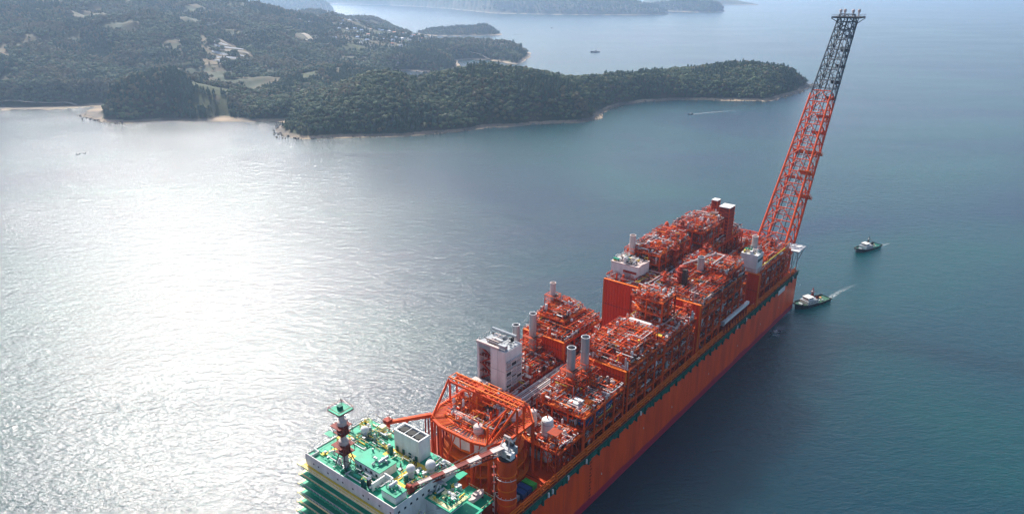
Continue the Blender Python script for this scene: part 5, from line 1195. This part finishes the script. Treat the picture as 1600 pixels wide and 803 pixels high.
# ---- deck crane
def crane():
    cx, cy = 87, -27; b = B('red'); b.lathe(cx, cy, [(4.3, DZ), (4.0, DZ + 1.5), (3.7, 50), (4.1, 55), (4.1, 57.5)], 'red', 20)
    for z in (36, 43, 50): b.lathe(cx, cy, [(3.95, z), (4.15, z + .1), (4.15, z + .35), (3.95, z + .45)], 'oran', 20)
    cr = b.link('crane', V)
    lad = B('pink')
    for k in range(5): lad.bar((cx - 4.8, cy + 2.8, DZ + 5 * k), (cx - 4.8, cy + 2.8, DZ + 5 + 5 * k), .12, 'pink'); lad.bar((cx - 4.1, cy + 3.6, DZ + 5 * k), (cx - 4.1, cy + 3.6, DZ + 5 + 5 * k), .12, 'pink')
    for k in range(6): lad.lathe(cx - 4.4, cy + 3.2, [(.9, 34 + 4 * k), (.95, 34.1 + 4 * k)], 'red2', 8)
    for z in (40, 49):
        for k in range(5): an = 2.2 + k * .5; lad.bar((cx + 4.9 * math.cos(an), cy + 4.9 * math.sin(an), z), (cx + 4.9 * math.cos(an + .5), cy + 4.9 * math.sin(an + .5), z), .12, 'white'); lad.bar((cx + 3.8 * math.cos(an), cy + 3.8 * math.sin(an), z), (cx + 4.9 * math.cos(an), cy + 4.9 * math.sin(an), z), .12, 'white')
    lad.link('ladder', cr)
    h = B('grey'); h.lathe(cx, cy, [(3.6, 57.5), (3.6, 59)], 'dark', 16); h.box(cx - 2.8, cx + 3.2, cy - 3, cy + 3, 59, 62.2, 'grey'); h.box(cx - 3.2, cx - .4, cy - 4.4, cy - 2.2, 59.4, 62, 'white'); h.box(cx - 3.26, cx - 3.2, cy - 4.2, cy - 2.4, 60.2, 61.7, 'glass')
    for y in (-2.2, 2.2): h.bar((cx + 2.6, cy + y, 62), (cx + .4, cy + y * .5, 67), .35, 'white'); h.bar((cx - 2, cy + y, 62), (cx + .4, cy + y * .5, 67), .28, 'pink')
    h.bar((cx + .4, cy - 1.6, 67), (cx + .4, cy + 1.6, 67), .5, 'pink', 6); h.capsule((cx + 2, cy - 1.8, 63.4), (cx + 2, cy + 1.8, 63.4), 1.1, 'dark', 10); h.link('slewing_house', cr)
    p0_, p1_ = Vector((cx - 1.5, cy + 1, 61.6)), Vector((46.0, -15.2, 62.4)); d = (p1_ - p0_); n = 15; side = Vector((-d.y, d.x, 0)).normalized()
    for i in range(n):
        q = B('white'); m_ = 'pink' if (i // 2) % 2 == 0 else 'brown'; a, e = p0_ + d * (i / n), p0_ + d * ((i + 1) / n); w0 = 1.2 - .5 * i / n; w1 = 1.2 - .5 * (i + 1) / n
        for sx in (-1, 1):
            q.bar(a + side * sx * w0 + Vector((0, 0, w0)), e + side * sx * w1 + Vector((0, 0, w1)), .28, m_); q.bar(a + side * sx * w0 - Vector((0, 0, w0)), e + side * sx * w1 - Vector((0, 0, w1)), .28, m_)
            q.bar(a + side * sx * w0 - Vector((0, 0, w0)), e + side * sx * w1 + Vector((0, 0, w1)), .14, m_); q.bar(a + side * sx * w0 + Vector((0, 0, w0)), a + side * sx * w0 - Vector((0, 0, w0)), .13, m_)
        for zz in (-1, 1):
            q.bar(a + side * w0 + Vector((0, 0, zz * w0)), e - side * w1 + Vector((0, 0, zz * w1)), .14, m_); q.bar(a - side * w0 + Vector((0, 0, zz * w0)), a + side * w0 + Vector((0, 0, zz * w0)), .14, m_)
        vs = [a + side * w0 + Vector((0, 0, w0 + .1)), a - side * w0 + Vector((0, 0, w0 + .1)), e - side * w1 + Vector((0, 0, w1 + .1)), e + side * w1 + Vector((0, 0, w1 + .1))]
        q.add(vs + [v - Vector((0, 0, .12)) for v in vs], [(0, 1, 2, 3), (7, 6, 5, 4), (0, 4, 5, 1), (1, 5, 6, 2), (2, 6, 7, 3), (3, 7, 4, 0)], m_)
        q.link('boom_section', cr)
    k = B('brown'); k.box(43.6, 46.2, -16.6, -14, 61.4, 63.6, 'brown'); k.bar((44.6, -16.3, 63.8), (44.6, -14.2, 63.8), .8, 'red2', 8); k.bar((44, -15.4, 61), (44, -15.4, 62), .5, 'pink', 8); k.link('boom_head', cr)
    r_ = B('white'); r_.bar((56.5, -19.2, 57), (56.5, -19.2, 60.6), .5, 'white', 4); r_.bar((54, -19.2, 57), (56.5, -19.2, 60.4), .3, 'white', 4); r_.box(55.5, 57.5, -20.8, -17.8, 60.4, 60.7, 'grey'); r_.link('boom_rest', cr)
    w = B('dark')
    for sy in (-.6, 0, .6): w.bar((cx + .4, cy + sy, 67.2), p1_ + Vector((0, 0, 1.6)) + side * sy, .07, 'dark')
    w.link('luffing_ropes', cr)
crane()

# ---- loose containers and stores on the main deck (rest on the deck: things of their own)
cv = Matrix.Translation(V.location) @ Matrix.Rotation(0.894995, 4, 'Z')
def container(x, y, m, L, Wd, H, label, turn=0):
    t = empty('container', cv @ Vector((x, y, DZ + .12)), 0.894995 + turn, label=label, cat='container'); b = B(m); b.box(-L / 2, L / 2, -Wd / 2, Wd / 2, 0, H, m)
    n = int(L / .6)
    for k in range(n): b.box(-L / 2 + .12 + k * L / n, -L / 2 + .4 + k * L / n, -Wd / 2 - .07, Wd / 2 + .07, .15, H - .15, m)
    b.link('body', t); r_ = B(m); r_.box(-L / 2, L / 2, -Wd / 2 + .1, Wd / 2 - .1, H, H + .08, m)
    for k in range(4): r_.box(-L / 2 + .4 + k * L / 4, -L / 2 + .55 + k * L / 4, -Wd / 2 + .1, Wd / 2 - .1, H + .081, H + .16, m)
    r_.link('roof', t); f = B('dark')
    for sx in (-1, 1):
        for sy in (-1, 1): f.box(sx * L / 2 - .1, sx * L / 2 + .1, sy * Wd / 2 - .1, sy * Wd / 2 + .1, 0, H + .1, m)
    f.link('corner_post', t); d = B('grey')
    for y_ in (-.5, -.2, .2, .5): d.bar((-L / 2 - .08, y_ * Wd * .8, .2), (-L / 2 - .08, y_ * Wd * .8, H - .2), .05, 'grey')
    d.link('door_bars', t)
container(104.5, -25.2, 'gcont', 6, 3, 2.6, 'bright green container at the far end of the row beside the crane pedestal', R(90))
container(101, -25.2, 'blue', 6, 3, 2.6, 'blue container next to the bright green one', R(90))
container(97.4, -25.2, 'blue', 6, 3, 2.7, 'blue container third in the row from the bright green one', R(90))
container(94, -24.6, 'grey', 5, 2.5, 2.2, 'grey store box closest to the crane pedestal in the container row', R(90))
container(125.5, -22.5, 'blue', 8, 3, 3, 'dark blue container under the near end of the starboard modules', R(90))
container(123.5, -13.5, 'white', 8, 2.6, 2.6, 'long off white container in line with the dark blue one', R(90))
def rescue_boat(x, y, z):
    t = empty('lifeboat', cv @ Vector((x, y, z)), 0.894995, label='beige covered lifeboat on the green deck left of the crane', cat='lifeboat'); b = B('pink')
    n = 8; vs = []
    for i in range(n + 1):
        u = i / n * 2 - 1; w = 1.7 * math.sqrt(max(.04, 1 - abs(u) ** 3)); xx = u * 4.6
        vs += [(xx, -w, .9), (xx, -w * .55, 0), (xx, w * .55, 0), (xx, w, .9), (xx * .96, w * .85, 2.2), (xx * .96, -w * .85, 2.2)]
    b.add(vs, [(i * 6 + k, i * 6 + (k + 1) % 6, (i + 1) * 6 + (k + 1) % 6, (i + 1) * 6 + k) for i in range(n) for k in range(6)] + [(5, 4, 3, 2, 1, 0), tuple(n * 6 + k for k in range(6))], 'pink'); b.link('hull', t)
    c = B('pink'); c.box(-1.2, 1, -1, 1, 2.2, 3, 'pink'); c.box(-1.22, -1.2, -.7, .7, 2.4, 2.9, 'glass'); c.link('cabin', t)
    s = B('dark'); s.box(-3, -2.6, -1.4, 1.4, -.9, .2, 'dark'); s.box(2.6, 3, -1.4, 1.4, -.9, .2, 'dark'); s.link('cradle', t)
sh = B('green'); sh.box(67, 83.5, -23.5, -9, 36.6, 37, 'green')
for x, y in ((68, -23), (83, -23), (68, -10), (83, -10), (75, -23)): sh.bar((x, y, DZ), (x, y, 36.6), .4, 'white')
for k in range(8): sh.bar((67 + 2.2 * k, -23.4, 37), (67 + 2.2 * k, -23.4, 38.1), .07, 'cream'); sh.bar((83.4, -23.4 + 2 * k, 37), (83.4, -23.4 + 2 * k, 38.1), .07, 'cream')
sh.bar((67, -23.4, 38.1), (83.4, -23.4, 38.1), .08, 'cream'); sh.bar((83.4, -23.4, 38.1), (83.4, -9, 38.1), .08, 'cream'); sh.link('boat_deck', V)
rescue_boat(78, -18, 38)
container(75, -26.5, 'blue', 6, 2.6, 2.6, 'dark blue box at the bottom edge beside the beige lifeboat', 0)

# ------------------------------------------------------------------ haze over the whole bay
hb = B('haze'); M['haze'] = bpy.data.materials.new('haze'); M['haze'].use_nodes = True
_t = M['haze'].node_tree
for n_ in list(_t.nodes):
    if n_.type == 'BSDF_PRINCIPLED': _t.nodes.remove(n_)
pv = _t.nodes.new('ShaderNodeVolumePrincipled'); pv.inputs['Color'].default_value = (.50, .70, 1, 1); pv.inputs['Density'].default_value = HAZE; pv.inputs['Anisotropy'].default_value = .6
_t.links.new(pv.outputs[0], [n_ for n_ in _t.nodes if n_.type == 'OUTPUT_MATERIAL'][0].inputs['Volume'])
hb.box(-31000, 31000, -31000, 31000, -6, 300, 'haze'); hb.link('haze', kind='stuff')
